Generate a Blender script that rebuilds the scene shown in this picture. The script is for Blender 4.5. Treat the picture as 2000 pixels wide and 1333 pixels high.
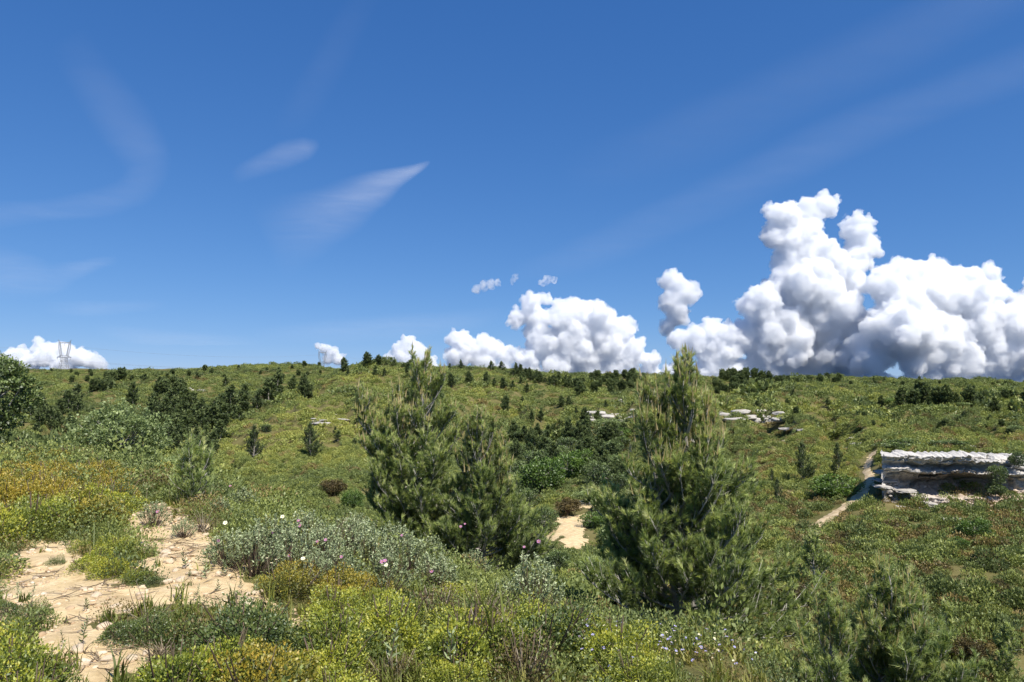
import bpy, math, random
import numpy as np
from mathutils import Vector, Matrix

# ------------------------------------------------------------------ camera, sky, sun, exposure
scene = bpy.context.scene
for o in list(bpy.data.objects):
    bpy.data.objects.remove(o)
F, VH, EYE = 1428.0, 770.0, 1.65          # focal length and eye-level row for a 2000 x 1333 frame, eye height in m
PITCH = math.atan((VH - 666.5) / F)
cam_data = bpy.data.cameras.new('camera')
cam_data.sensor_width = 36.0
cam_data.lens = 36.0 * F / 2000.0
cam_data.clip_start = 0.1
cam_data.clip_end = 90000.0
cam = bpy.data.objects.new('camera', cam_data)
scene.collection.objects.link(cam)
cam.location = (0, 0, EYE)
cam.rotation_euler = (math.pi / 2 + PITCH, 0, 0)
scene.camera = cam

SUN_EL, SUN_AZ = math.radians(54), math.radians(142)      # azimuth clockwise from the view direction
sun_dir = Vector((math.sin(SUN_AZ) * math.cos(SUN_EL), math.cos(SUN_AZ) * math.cos(SUN_EL), math.sin(SUN_EL)))
world = bpy.data.worlds.new('World')
scene.world = world
world.use_nodes = True
wn = world.node_tree.nodes
wn.clear()
w_out = wn.new('ShaderNodeOutputWorld')
w_bg = wn.new('ShaderNodeBackground')
w_sky = wn.new('ShaderNodeTexSky')
w_sky.sky_type = 'NISHITA'
w_sky.sun_disc = False
w_sky.sun_elevation = SUN_EL
w_sky.sun_rotation = SUN_AZ
w_sky.altitude = 2000
w_sky.air_density = 1.0
w_sky.dust_density = 0.0
w_sky.ozone_density = 3.0
w_bg.inputs['Strength'].default_value = 0.0785
# the deep blue of a clear maritime noon: the same response curve over the whole sky
w_sep, w_com = wn.new('ShaderNodeSeparateColor'), wn.new('ShaderNodeCombineColor')
world.node_tree.links.new(w_sky.outputs[0], w_sep.inputs[0])
for ch, (power, gain) in enumerate([(1.0, 0.52), (0.72, 0.60), (0.534, 0.86)]):
    prev = w_sep.outputs[ch]
    for op, val in (('MULTIPLY', 0.105), ('POWER', power), ('MULTIPLY', gain / 0.105)):
        nd = wn.new('ShaderNodeMath'); nd.operation = op
        world.node_tree.links.new(prev, nd.inputs[0])
        nd.inputs[1].default_value = val
        prev = nd.outputs[0]
    world.node_tree.links.new(prev, w_com.inputs[ch])
world.node_tree.links.new(w_com.outputs[0], w_bg.inputs['Color'])
world.node_tree.links.new(w_bg.outputs[0], w_out.inputs['Surface'])
sun_data = bpy.data.lights.new('sun', 'SUN')
sun_data.energy = 5.0
sun_data.angle = math.radians(0.53)
sun_data.color = (1.0, 0.945, 0.85)
sun = bpy.data.objects.new('sun', sun_data)
scene.collection.objects.link(sun)
sun.location = sun_dir * 50
sun.rotation_euler = sun_dir.to_track_quat('Z', 'Y').to_euler()
scene.view_settings.view_transform = 'Standard'
scene.view_settings.look = 'None'
scene.view_settings.exposure = 0.46
scene.view_settings.gamma = 1.0
scene.view_settings.use_curve_mapping = False
cy = scene.cycles
cy.max_bounces = 24
cy.diffuse_bounces = 3
cy.glossy_bounces = 2
cy.transmission_bounces = 4
cy.transparent_max_bounces = 12
cy.volume_bounces = 24
cy.use_denoising = True
cy.use_adaptive_sampling = True
cy.adaptive_threshold = 0.02

# ------------------------------------------------------------------ helpers
rng = np.random.default_rng(7)
random.seed(7)
COL = scene.collection


def link(o, parent=None):
    COL.objects.link(o)
    if parent is not None:
        o.parent = parent
    return o


def tag(o, label=None, cat=None, group=None, kind=None):
    if label: o['label'] = label
    if cat: o['category'] = cat
    if group: o['group'] = group
    if kind: o['kind'] = kind
    return o


def empty(name, loc, rz=0.0, s=1.0):
    o = bpy.data.objects.new(name, None)
    o.location = loc
    o.rotation_euler = (0, 0, rz)
    o.scale = (s, s, s)
    o.empty_display_size = 0.1
    return link(o)


def mesh_np(name, verts, faces, mats=(), tint=None, mat_index=None, smooth=False):
    """one mesh datablock from an (n,3) vertex array and an (m,3) or (m,4) face array"""
    verts = np.ascontiguousarray(verts, dtype=np.float32)
    faces = np.ascontiguousarray(faces, dtype=np.int32)
    me = bpy.data.meshes.new(name)
    k = faces.shape[1]
    me.vertices.add(len(verts)); me.vertices.foreach_set('co', verts.ravel())
    me.loops.add(faces.size); me.loops.foreach_set('vertex_index', faces.ravel())
    me.polygons.add(len(faces))
    me.polygons.foreach_set('loop_start', np.arange(0, faces.size, k, dtype=np.int32))
    if mat_index is not None:
        me.polygons.foreach_set('material_index', np.ascontiguousarray(mat_index, dtype=np.int32))
    me.update(calc_edges=True)
    if smooth:
        me.polygons.foreach_set('use_smooth', np.ones(len(faces), dtype=bool))
    if tint is not None:
        a = me.attributes.new('tint', 'FLOAT', 'FACE')
        a.data.foreach_set('value', np.ascontiguousarray(tint, dtype=np.float32))
    for m in mats:
        me.materials.append(m)
    return me


def obj(name, me, parent=None, loc=(0, 0, 0)):
    o = bpy.data.objects.new(name, me)
    o.location = loc
    return link(o, parent)


def copy_tree(o, parent=None):
    c = o.copy()
    COL.objects.link(c)
    c.parent = parent
    for ch in list(o.children):
        copy_tree(ch, c)
    return c


ORD = ['largest'] + [w + ' largest' for w in 'second third fourth fifth sixth seventh eighth ninth tenth eleventh twelfth thirteenth fourteenth fifteenth sixteenth'.split()] + ['smallest']


def single_out(items, noun, place):
    """items: (object, column, row, size). Gives each its own label from where it stands within its stand and its size among its neighbours"""
    us, vs = np.array([i[1] for i in items]), np.array([i[2] for i in items])
    nc = 1 if len(items) <= 4 else (2 if len(items) <= 12 else (3 if len(items) <= 40 else 4))
    ru, rv = us.argsort().argsort(), vs.argsort().argsort()
    cells = {}
    for it, a, b in zip(items, ru, rv):
        cells.setdefault((int(a * nc / len(items)), int(b * nc / len(items))), []).append(it)
    col = {1: [''], 2: ['left', 'right'], 3: ['left', 'centre', 'right'], 4: ['far left', 'centre left', 'centre right', 'far right']}[nc]
    row = {1: [''], 2: ['back', 'front'], 3: ['back', 'middle', 'front'], 4: ['back', 'second row', 'third row', 'front']}[nc]
    for (a, b), lst in cells.items():
        lst.sort(key=lambda q: -q[3])
        for k, it in enumerate(lst):
            where = ' '.join(w for w in (row[b], col[a]) if w)
            it[0]['label'] = ('%s %s, %s of %s' % (ORD[min(k, 16)], noun, where, place)) if where else '%s %s of %s' % (ORD[min(k, 16)], noun, place)


def ray_dir(u, v):
    """world direction of photograph point (u, v), scaled so its y is 1"""
    x, z = (np.asarray(u, float) - 1000.0) / F, (666.5 - np.asarray(v, float)) / F
    cp, sp = math.cos(PITCH), math.sin(PITCH)
    dy = cp - sp * z
    return np.stack([x / dy, np.ones_like(dy), (sp + cp * z) / dy], -1)


def project(p):
    p = np.asarray(p, float)
    x, y, z = p[..., 0], p[..., 1], p[..., 2] - EYE
    cp, sp = math.cos(PITCH), math.sin(PITCH)
    d = cp * y + sp * z
    return 1000 + F * x / d, 666.5 - F * (cp * z - sp * y) / d


# gradient noise -------------------------------------------------
_P = np.random.default_rng(3).permutation(256)
_P = np.concatenate([_P, _P, _P])
_G = np.random.default_rng(4).uniform(0, 2 * np.pi, 256)
_GX, _GY = np.cos(_G), np.sin(_G)


def noise2(x, y):
    x = np.asarray(x, float); y = np.asarray(y, float)
    xi, yi = np.floor(x).astype(int), np.floor(y).astype(int)
    xf, yf = x - xi, y - yi
    u, v = xf ** 3 * (xf * (6 * xf - 15) + 10), yf ** 3 * (yf * (6 * yf - 15) + 10)

    def g(a, b):
        h = _P[_P[(xi + a) & 255] + ((yi + b) & 255)]
        return _GX[h] * (xf - a) + _GY[h] * (yf - b)
    n0 = g(0, 0) * (1 - u) + g(1, 0) * u
    n1 = g(0, 1) * (1 - u) + g(1, 1) * u
    return (n0 * (1 - v) + n1 * v) * 1.5


def fbm(x, y, octaves=4, gain=0.5):
    s, a, f = 0.0, 1.0, 1.0
    for i in range(octaves):
        s = s + a * noise2(x * f + 17.3 * i, y * f - 9.1 * i)
        a *= gain; f *= 2.03
    return s


# materials ------------------------------------------------------
class NT:
    def __init__(self, name):
        self.m = bpy.data.materials.new(name)
        self.m.use_nodes = True
        self.t = self.m.node_tree
        self.t.nodes.clear()
        self.out = self.n('ShaderNodeOutputMaterial')

    def n(self, kind, **kw):
        nd = self.t.nodes.new(kind)
        for k, v in kw.items():
            if k in nd.inputs.keys() and not hasattr(nd, k):
                nd.inputs[k].default_value = v
            else:
                setattr(nd, k, v)
        return nd

    def l(self, a, b):
        self.t.links.new(a, b)

    def val(self, sock, v):
        if hasattr(v, 'is_linked') or hasattr(v, 'links'):
            self.l(v, sock)
        else:
            sock.default_value = v

    def math(self, op, a, b=None, clamp=False):
        nd = self.n('ShaderNodeMath', operation=op, use_clamp=clamp)
        self.val(nd.inputs[0], a)
        if b is not None:
            self.val(nd.inputs[1], b)
        return nd.outputs[0]

    def noise(self, scale, detail=4, rough=0.55, vec=None, dist=0.0, dims='3D'):
        nd = self.n('ShaderNodeTexNoise', noise_dimensions=dims)
        nd.inputs['Scale'].default_value = scale
        nd.inputs['Detail'].default_value = detail
        nd.inputs['Roughness'].default_value = rough
        nd.inputs['Distortion'].default_value = dist
        if vec is not None:
            self.l(vec, nd.inputs['Vector'])
        return nd.outputs[0]

    def ramp(self, fac, stops, interp='LINEAR'):
        nd = self.n('ShaderNodeValToRGB')
        nd.color_ramp.interpolation = interp
        el = nd.color_ramp.elements
        while len(el) < len(stops):
            el.new(0.5)
        for e, (p, c) in zip(el, stops):
            e.position = p
            e.color = (c[0], c[1], c[2], 1) if not isinstance(c, (int, float)) else (c, c, c, 1)
        self.val(nd.inputs[0], fac)
        return nd.outputs[0]

    def mix(self, fac, a, b, mode='MIX'):
        nd = self.n('ShaderNodeMix', data_type='RGBA', blend_type=mode)
        self.val(nd.inputs[0], fac)
        for s, v in ((nd.inputs[6], a), (nd.inputs[7], b)):
            if isinstance(v, tuple):
                s.default_value = (v[0], v[1], v[2], 1)
            else:
                self.val(s, v)
        return nd.outputs[2]

    def attr(self, name, kind='GEOMETRY'):
        nd = self.n('ShaderNodeAttribute', attribute_name=name, attribute_type=kind)
        return nd

    def bump(self, height, strength=0.4, dist=0.02):
        nd = self.n('ShaderNodeBump')
        nd.inputs['Strength'].default_value = strength
        nd.inputs['Distance'].default_value = dist
        self.l(height, nd.inputs['Height'])
        return nd.outputs[0]

    def principled(self, color, rough=0.8, normal=None, spec=0.3):
        nd = self.n('ShaderNodeBsdfPrincipled')
        if isinstance(color, tuple):
            nd.inputs['Base Color'].default_value = (*color, 1)
        else:
            self.l(color, nd.inputs['Base Color'])
        nd.inputs['Roughness'].default_value = rough
        nd.inputs['Specular IOR Level'].default_value = spec
        if normal is not None:
            self.l(normal, nd.inputs['Normal'])
        self.l(nd.outputs[0], self.out.inputs['Surface'])
        return self.m


def foliage_mat(name, stops, transl=0.35, spread=0.25, gloss=0.06, itint=False, obj_rand=0.18):
    """leaf material: colour from the per-leaf 'tint' (mostly higher in outer and upper leaves), a little object variation, part of the light passes through"""
    t = NT(name)
    f = t.attr('tint').outputs['Fac']
    if itint:
        it = t.attr('itint', 'INSTANCER').outputs['Fac']
        f = t.math('ADD', t.math('MULTIPLY', f, 0.45), t.math('MULTIPLY', it, 0.6), clamp=True)
    else:
        r = t.n('ShaderNodeObjectInfo').outputs['Random']
        f = t.math('ADD', f, t.math('MULTIPLY', t.math('SUBTRACT', r, 0.5), obj_rand), clamp=True)
    c = t.ramp(f, stops)
    d = t.n('ShaderNodeBsdfDiffuse')
    tr = t.n('ShaderNodeBsdfTranslucent')
    t.l(c, d.inputs[0])
    t.l(t.mix(0.5, c, (1.0, 0.95, 0.35), 'MULTIPLY'), tr.inputs[0])
    ms = t.n('ShaderNodeMixShader')
    ms.inputs[0].default_value = transl
    t.l(d.outputs[0], ms.inputs[1]); t.l(tr.outputs[0], ms.inputs[2])
    last = ms.outputs[0]
    if gloss:
        g = t.n('ShaderNodeBsdfGlossy')
        g.inputs['Roughness'].default_value = 0.55
        m2 = t.n('ShaderNodeMixShader')
        m2.inputs[0].default_value = gloss
        t.l(last, m2.inputs[1]); t.l(g.outputs[0], m2.inputs[2])
        last = m2.outputs[0]
    t.l(last, t.out.inputs['Surface'])
    return t.m
# ------------------------------------------------------------------ terrain height
# columns of the valley: for a bearing (given as photograph column u) depth Y and either ground height z (< 300) or the photograph row v it shows at
COLUMNS = {
    -600: [(2, 0), (30, .2), (60, -1), (120, -5), (250, 6), (420, 15), (900, 15), (2500, 5), (6000, 0)],
    0: [(2, 0), (10, -.05), (20, -.2), (28, -.5), (34, -1.5), (60, -6), (110, -8), (200, 802), (300, 755), (420, 722), (500, 17), (900, 15), (2500, 5), (6000, 0)],
    200: [(2, 0), (10, 0), (20, -.15), (27, -.6), (34, -2), (60, -7), (110, -12), (180, 838), (250, 790), (340, 750), (430, 721), (520, 17), (900, 15), (2500, 5), (6000, 0)],
    400: [(2, 0), (6, -.05), (10, .02), (15, -.1), (19, -.8), (30, -3.8), (60, -9.5), (90, -11.5), (130, 905), (160, 880), (200, -9.5), (235, -7), (300, 785), (440, 720), (520, 18), (900, 15), (2500, 5), (6000, 0)],
    500: [(2, 0), (6, -.1), (10, -.12), (15, -.6), (19, -1.5), (30, -4.2), (60, -9.5), (90, -10), (125, 885), (160, 838), (178, 822), (200, -8), (250, -7), (320, 768), (440, 716), (520, 19), (900, 15), (2500, 5), (6000, 0)],
    600: [(2, 0), (6, -.15), (10, -.3), (15, -.9), (30, -4.5), (60, -9.5), (90, 935), (120, 888), (160, 830), (205, 772), (235, 744), (265, -1), (330, 4), (440, 709), (520, 20), (900, 15), (2500, 5), (6000, 0)],
    700: [(2, 0), (6, -.2), (10, -.55), (15, -1.2), (25, -3.6), (45, -8), (70, -10), (95, 925), (130, 870), (180, 790), (230, 738), (275, 711), (330, 11), (520, 14), (900, 12), (2500, 4), (6000, 0)],
    800: [(2, 0), (6, -.25), (10, -.75), (15, -1.5), (22, -3.2), (40, -7), (70, -10.5), (100, 915), (140, 852), (190, 780), (240, 736), (280, 713), (340, 11.5), (520, 12), (900, 11), (2500, 4), (6000, 0)],
    1000: [(2, 0), (6, -.3), (10, -1.1), (15, -2.3), (25, -5), (40, -8.6), (60, -11), (80, 1000), (110, 920), (150, 850), (200, 782), (250, 738), (285, 721), (350, 10), (520, 9), (900, 9), (2500, 4), (6000, 0)],
    1100: [(2, 0), (6, -.3), (10, -1.3), (15, -2.7), (25, -5.4), (38, -8.2), (50, -9.3), (80, 978), (100, 925), (150, 852), (200, 792), (260, 744), (305, 731), (360, 9.5), (520, 9), (900, 9), (2500, 4), (6000, 0)],
    1200: [(2, 0), (6, -.32), (10, -1.5), (15, -3.0), (25, -6), (40, -9), (60, -10), (90, 932), (130, 862), (145, 834), (152, 816), (200, 785), (280, 748), (335, 736), (400, 9.5), (520, 9), (900, 9), (2500, 4), (6000, 0)],
    1400: [(2, -.1), (5, -.28), (6.2, -.42), (8, -1.05), (10, -1.9), (15, -3.6), (25, -7.2), (35, -9.2), (50, 1062), (80, 942), (110, 872), (135, 830), (142, 812), (180, 790), (250, 761), (350, 738), (430, 9), (520, 9), (900, 9), (2500, 4), (6000, 0)],
    1600: [(2, -.15), (4.5, -.5), (6, -1.1), (10, -2.9), (15, -5.2), (22, -8), (31, -9.9), (45, 1090), (60, 1015), (80, 932), (110, 862), (150, 810), (250, 766), (350, 741), (430, 8.5), (520, 8.5), (900, 8.5), (2500, 4), (6000, 0)],
    1700: [(2, -.2), (4.5, -.8), (6, -1.4), (10, -3.2), (15, -5.6), (22, -8.4), (31, -10.3), (45, 1092), (58, 1000), (64, 955), (80, 893), (110, 848), (150, 806), (250, 767), (350, 744), (430, 8), (520, 8), (900, 8), (2500, 4), (6000, 0)],
    1800: [(2, -.25), (4.5, -1.0), (6, -1.6), (10, -3.4), (15, -5.9), (22, -8.7), (31, -10.6), (42, 1110), (59, 1000), (63, 992), (65, 890), (90, 852), (120, 822), (160, 796), (250, 769), (350, 745), (430, 7.5), (520, 7.5), (900, 7.5), (2500, 4), (6000, 0)],
    2000: [(2, -.3), (4.5, -1.2), (6, -1.8), (10, -3.6), (15, -6.1), (22, -9), (31, -10.8), (42, 1110), (54, 1012), (59, 985), (63, 958), (66, 900), (90, 855), (120, 824), (160, 798), (250, 770), (350, 747), (430, 7), (520, 7), (900, 7), (2500, 4), (6000, 0)],
    2700: [(2, -.4), (4.5, -1.2), (6, -1.8), (10, -3.6), (15, -6.1), (22, -9), (31, -10.8), (42, -9), (59, -6.5), (66, -4), (90, -3), (120, -2), (160, -1), (250, 2), (350, 6), (520, 7), (900, 7), (2500, 4), (6000, 0)],
}
_us = np.array(sorted(COLUMNS), float)
_az = np.arctan((_us - 1000) / F)
LR0, LR1, NLR = math.log(1.5), math.log(6500), 420
_lr = np.linspace(LR0, LR1, NLR)
_rows = []
for u, a in zip(_us, _az):
    rr, zz = [], []
    for Y, val in COLUMNS[int(u)]:
        rr.append(math.log(Y / math.cos(a)))
        if val < 300:
            zz.append(val)
        else:
            zz.append(EYE + float(ray_dir(u, val)[2]) * Y)
    _rows.append(np.interp(_lr, rr, zz))
_rows = np.array(_rows)


def _blur(a, s, axis):
    k = np.exp(-0.5 * (np.arange(-int(3 * s) - 1, int(3 * s) + 2) / s) ** 2); k /= k.sum()
    p = len(k) // 2
    b = np.concatenate([np.repeat(np.take(a, [0], axis), p, axis), a, np.repeat(np.take(a, [-1], axis), p, axis)], axis)
    return np.apply_along_axis(lambda v: np.convolve(v, k, 'valid'), axis, b)


NAZ = 300
_azg = np.linspace(_az[0], _az[-1], NAZ)
_grid = np.array([np.interp(_azg, _az, _rows[:, j]) for j in range(NLR)]).T
_grid = _blur(_grid, 2.6, 0)
_grid = _blur(_grid, 1.1, 1)


def base_height(x, y):
    r = np.hypot(x, y)
    az = np.arctan2(x, y)
    lr = np.clip((np.log(np.maximum(r, 1e-3)) - LR0) / (LR1 - LR0) * (NLR - 1), 0, NLR - 1.001)
    # behind the viewer the two side columns are blended into each other
    back = np.clip((np.abs(az) - 1.0) / (math.pi - 1.0), 0, 1)
    ia = np.clip((az - _azg[0]) / (_azg[-1] - _azg[0]) * (NAZ - 1), 0, NAZ - 1.001)
    i, j = ia.astype(int), lr.astype(int)
    fi, fj = ia - i, lr - j
    z = (_grid[i, j] * (1 - fi) * (1 - fj) + _grid[i + 1, j] * fi * (1 - fj) + _grid[i, j + 1] * (1 - fi) * fj + _grid[i + 1, j + 1] * fi * fj)
    jj = j
    mean = 0.5 * (_grid[0, jj] + _grid[-1, jj])
    return z * (1 - back) + mean * back


def height(x, y):
    x = np.asarray(x, float); y = np.asarray(y, float)
    r = np.hypot(x, y)
    z = base_height(x, y)
    z = z + 0.05 * fbm(x / 1.3, y / 1.3, 3) * np.clip(r / 6, .25, 1.0)
    z = z + 0.30 * fbm(x / 9, y / 9, 3) * np.clip((r - 12) / 40, 0, 1)
    z = z + 1.9 * fbm(x / 45 + 5, y / 45, 3) * np.clip((r - 70) / 120, 0, 1) * np.clip((900 - r) / 500, 0.2, 1)
    # gullies running down the far slopes
    az = np.arctan2(x, y)
    lr = np.log(np.maximum(r, 1))
    gl = 1 - np.abs(noise2(az * 15 + 1.1 * lr, lr * 2.3 + 4)) * 2 + .5 * (1 - np.abs(noise2(az * 34 - 1.5 * lr, lr * 4 + 9)) * 2)
    crest = np.interp(az, [-.62, -.35, -.25, -.12, 0, .1, .25, .62], [400, 400, 300, 250, 255, 275, 320, 330])
    win = np.clip((r - 75) / 60, 0, 1) * np.clip((crest - r) / 80, 0, 1)
    z = z + (gl - .75) * 2.6 * win
    return z


def ground_at(u, v, ymin=2.5, ymax=600.0, n=900):
    """first point of the ground along the sight line through photograph point (u, v): (x, y, z)"""
    u, v = np.broadcast_arrays(np.asarray(u, float), np.asarray(v, float))
    d = ray_dir(u, v)
    Y = np.exp(np.linspace(math.log(ymin), math.log(ymax), n))
    X = d[..., 0, None] * Y
    Z = EYE + d[..., 2, None] * Y
    below = Z <= height(X, np.broadcast_to(Y, X.shape))
    k = np.where(below.any(-1), below.argmax(-1), n - 1)
    y = Y[k]
    x = d[..., 0] * y
    return np.stack([x, y, height(x, y)], -1)


def in_poly(px, py, poly):
    px = np.asarray(px); py = np.asarray(py)
    ins = np.zeros(px.shape, bool)
    n = len(poly)
    for i in range(n):
        x0, y0 = poly[i]; x1, y1 = poly[(i + 1) % n]
        c = ((y0 > py) != (y1 > py)) & (px < (x1 - x0) * (py - y0) / (y1 - y0 + 1e-12) + x0)
        ins ^= c
    return ins


# bare sandy places, walked off as outlines on the ground
SAND_UV = [
    [(248, 985), (330, 985), (372, 1010), (412, 1040), (432, 1090), (480, 1130), (520, 1165), (562, 1200), (470, 1195), (400, 1170), (330, 1150), (290, 1120), (262, 1060), (240, 1020)],
    [(0, 1085), (95, 1050), (150, 1060), (160, 1120), (240, 1145), (330, 1150), (400, 1170), (260, 1195), (200, 1210), (225, 1245), (320, 1262), (330, 1300), (240, 1340), (90, 1340), (60, 1280), (75, 1230), (0, 1210)],
    [(575, 1190), (690, 1215), (700, 1245), (580, 1225)],
]
TRACK_UV = [
    [(1088, 1012), (1138, 1006), (1146, 1030), (1142, 1072), (1118, 1078), (1094, 1050), (1070, 1062), (1060, 1056), (1086, 1032)],
    [(1092, 985), (1135, 978), (1185, 962), (1192, 980), (1150, 996), (1100, 1000)],
]
PATH_LINE = [(1704, 884), (1697, 900), (1693, 920), (1700, 940), (1690, 958), (1668, 980), (1640, 1000), (1612, 1018), (1588, 1032)]


def to_ground(poly):
    g = ground_at([p[0] for p in poly], [p[1] for p in poly])
    return [(float(a), float(b)) for a, b in g[:, :2]]


SAND_XY = [to_ground(p) for p in SAND_UV]
TRACK_XY = [to_ground(p) for p in TRACK_UV]
PATH_XY = to_ground(PATH_LINE)


def line_dist(x, y, pts):
    d = np.full(np.shape(x), 1e9)
    for (x0, y0), (x1, y1) in zip(pts[:-1], pts[1:]):
        dx, dy = x1 - x0, y1 - y0
        t = np.clip(((x - x0) * dx + (y - y0) * dy) / (dx * dx + dy * dy + 1e-9), 0, 1)
        d = np.minimum(d, np.hypot(x - x0 - t * dx, y - y0 - t * dy))
    return d


def sand_mask(x, y):
    """1 on bare sand or track, 0 in the scrub"""
    x = np.asarray(x, float); y = np.asarray(y, float)
    w = 0.22 * fbm(x * 1.7, y * 1.7, 3)
    m = np.zeros(x.shape)
    for p in SAND_XY:
        m = np.maximum(m, in_poly(x + w, y + w * 0.7, p))
    w = 0.8 * fbm(x * .5, y * .5, 3)
    for p in TRACK_XY:
        m = np.maximum(m, in_poly(x + w, y + w, p))
    d = line_dist(x, y, PATH_XY)
    m = np.maximum(m, (d < 0.25 + 0.5 * fbm(x * .9, y * .9, 2)) * 1.0)
    return m


def patch(x, y):
    """slow variation of the scrub, 0..1: yellow-green young growth to brown"""
    return np.clip(0.5 + 0.55 * fbm(x / 17 + 3, y / 17, 3), 0, 1)


# ground sheet: rings round the viewer, fine where the photograph looks closely
_a1 = np.linspace(-0.80, 0.80, 640)
_a2 = np.linspace(0.80, 2 * math.pi - 0.80, 90)[1:-1]
AZ = np.concatenate([_a1, _a2])
NA = len(AZ)
RR = np.exp(np.linspace(math.log(1.2), math.log(6000), 540))
RR = np.concatenate([RR[RR < 46], np.linspace(46, 100, 170), RR[RR > 100.5]])      # finer rings where the tracks run
A2, R2 = np.meshgrid(AZ, RR)
GX, GY = R2 * np.sin(A2), R2 * np.cos(A2)
GZ = height(GX, GY)
gv = np.stack([GX, GY, GZ], -1).reshape(-1, 3)
ii = np.arange(len(RR) - 1)[:, None] * NA
jj = np.arange(NA)[None, :]
j2 = (jj + 1) % NA
gf = np.stack([ii + jj, ii + j2, ii + NA + j2, ii + NA + jj], -1).reshape(-1, 4)
gv = np.vstack([gv, [[0, 0, float(GZ[0].mean())]]])
hub = len(gv) - 1
# the hub under the viewer is closed with quads folded onto the centre
gf = np.vstack([gf, np.stack([np.full(NA // 2, hub), np.arange(0, NA - 1, 2)[:NA // 2], np.arange(1, NA, 2)[:NA // 2], (np.arange(2, NA + 1, 2) % NA)[:NA // 2]], -1)])
gf = gf[:, ::-1]

t = NT('garrigue_ground')
sand = t.attr('sand').outputs['Fac']
pat = t.attr('patch').outputs['Fac']
pos = t.n('ShaderNodeTexCoord').outputs['Object']
n1 = t.noise(3.0, 6, 0.65, pos)
n2 = t.noise(14.0, 8, 0.75, pos)
n3 = t.noise(0.35, 5, 0.6, pos)
vor = t.n('ShaderNodeTexVoronoi', feature='F1')
vor.inputs['Scale'].default_value = 26.0
t.l(pos, vor.inputs['Vector'])
sandc = t.ramp(t.math('ADD', t.math('MULTIPLY', n1, 0.55), t.math('MULTIPLY', n2, 0.45)), [(0.30, (0.30, 0.205, 0.10)), (0.45, (0.58, 0.435, 0.235)), (0.58, (0.73, 0.575, 0.34)), (0.75, (0.79, 0.68, 0.46))])
n4 = t.noise(2.1, 6, .7, pos)
sandc = t.mix(t.ramp(n4, [(.42, 0.0), (.62, .45)]), sandc, (0.40, 0.30, 0.19))
soil = t.ramp(t.math('ADD', t.math('MULTIPLY', n3, 0.5), t.math('MULTIPLY', n2, 0.5)), [(0.30, (0.04, 0.042, 0.016)), (0.45, (0.11, 0.105, 0.036)), (0.58, (0.17, 0.145, 0.060)), (0.75, (0.30, 0.23, 0.13))])
edge = t.math('ADD', sand, t.math('MULTIPLY', t.math('SUBTRACT', n2, 0.5), 0.9))
mask = t.ramp(edge, [(0.42, 0.0), (0.58, 1.0)])
colr = t.mix(mask, soil, sandc)
hgt = t.math('ADD', t.math('MULTIPLY', n2, 0.7), t.math('MULTIPLY', vor.outputs['Distance'], 0.12))
ground_mat = t.principled(colr, 0.95, t.bump(hgt, 0.8, 0.035), 0.1)
gme = mesh_np('ground', gv, gf, [ground_mat], smooth=True)
at = gme.attributes.new('sand', 'FLOAT', 'POINT')
at.data.foreach_set('value', np.append(sand_mask(GX, GY).ravel(), 0).astype(np.float32))
at = gme.attributes.new('patch', 'FLOAT', 'POINT')
at.data.foreach_set('value', np.append(patch(GX, GY).ravel(), 0).astype(np.float32))
ground = obj('ground', gme)
tag(ground, kind='structure')

# the trodden footpath up to the cliff: a thin worn sheet on the ground
t = NT('footpath')
pos = t.n('ShaderNodeTexCoord').outputs['Object']
pn = t.noise(1.6, 8, .7, pos)
path_mat = t.principled(t.ramp(pn, [(.30, (.26, .19, .10)), (.48, (.46, .355, .215)), (.7, (.60, .50, .35))]), .95, t.bump(pn, .6, .08), .1)
pp = np.array(PATH_XY)
q = np.linspace(0, len(pp) - 1, 140)
cx_, cy_ = np.interp(q, np.arange(len(pp)), pp[:, 0]), np.interp(q, np.arange(len(pp)), pp[:, 1])
k_ = np.ones(11) / 11
cx_ = np.convolve(np.pad(cx_, 5, 'edge'), k_, 'valid'); cy_ = np.convolve(np.pad(cy_, 5, 'edge'), k_, 'valid')
tx, ty = np.gradient(cx_), np.gradient(cy_)
ln_ = np.hypot(tx, ty); nx_, ny_ = -ty / ln_, tx / ln_
hw = np.linspace(.26, .48, len(q)) + .24 * noise2(q * 1.7, q * 0 + .5) + .16 * noise2(q * 6, q * 0 + 3.5)
cx_ = cx_ + .35 * noise2(q * 1.1 + 4, q * 0 + 8.5)
sv = np.linspace(-1, 1, 7)
PXg = cx_[:, None] + nx_[:, None] * sv * hw[:, None] + .12 * noise2(q[:, None] * 6 + 3, sv * 2)
PYg = cy_[:, None] + ny_[:, None] * sv * hw[:, None]
PZg = height(PXg, PYg) + .07 - .05 * sv[None] ** 2
i_ = np.arange(139)[:, None] * 7; j_ = np.arange(6)[None]
pf = np.stack([i_ + j_, i_ + 7 + j_, i_ + 8 + j_, i_ + 1 + j_], -1).reshape(-1, 4)
footpath = obj('path', mesh_np('path', np.stack([PXg, PYg, PZg], -1).reshape(-1, 3), pf[:, ::-1], [path_mat], smooth=True))
tag(footpath, kind='structure')
# ------------------------------------------------------------------ clouds
t = NT('cumulus')
vs = t.n('ShaderNodeVolumePrincipled')
vs.inputs['Color'].default_value = (0.970, 0.977, 0.988, 1)
vs.inputs['Absorption Color'].default_value = (0, 0, 0, 1)
vs.inputs['Density'].default_value = 0.0068
vs.inputs['Anisotropy'].default_value = 0.0
t.l(vs.outputs[0], t.out.inputs['Volume'])
cloud_mat = t.m

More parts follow.
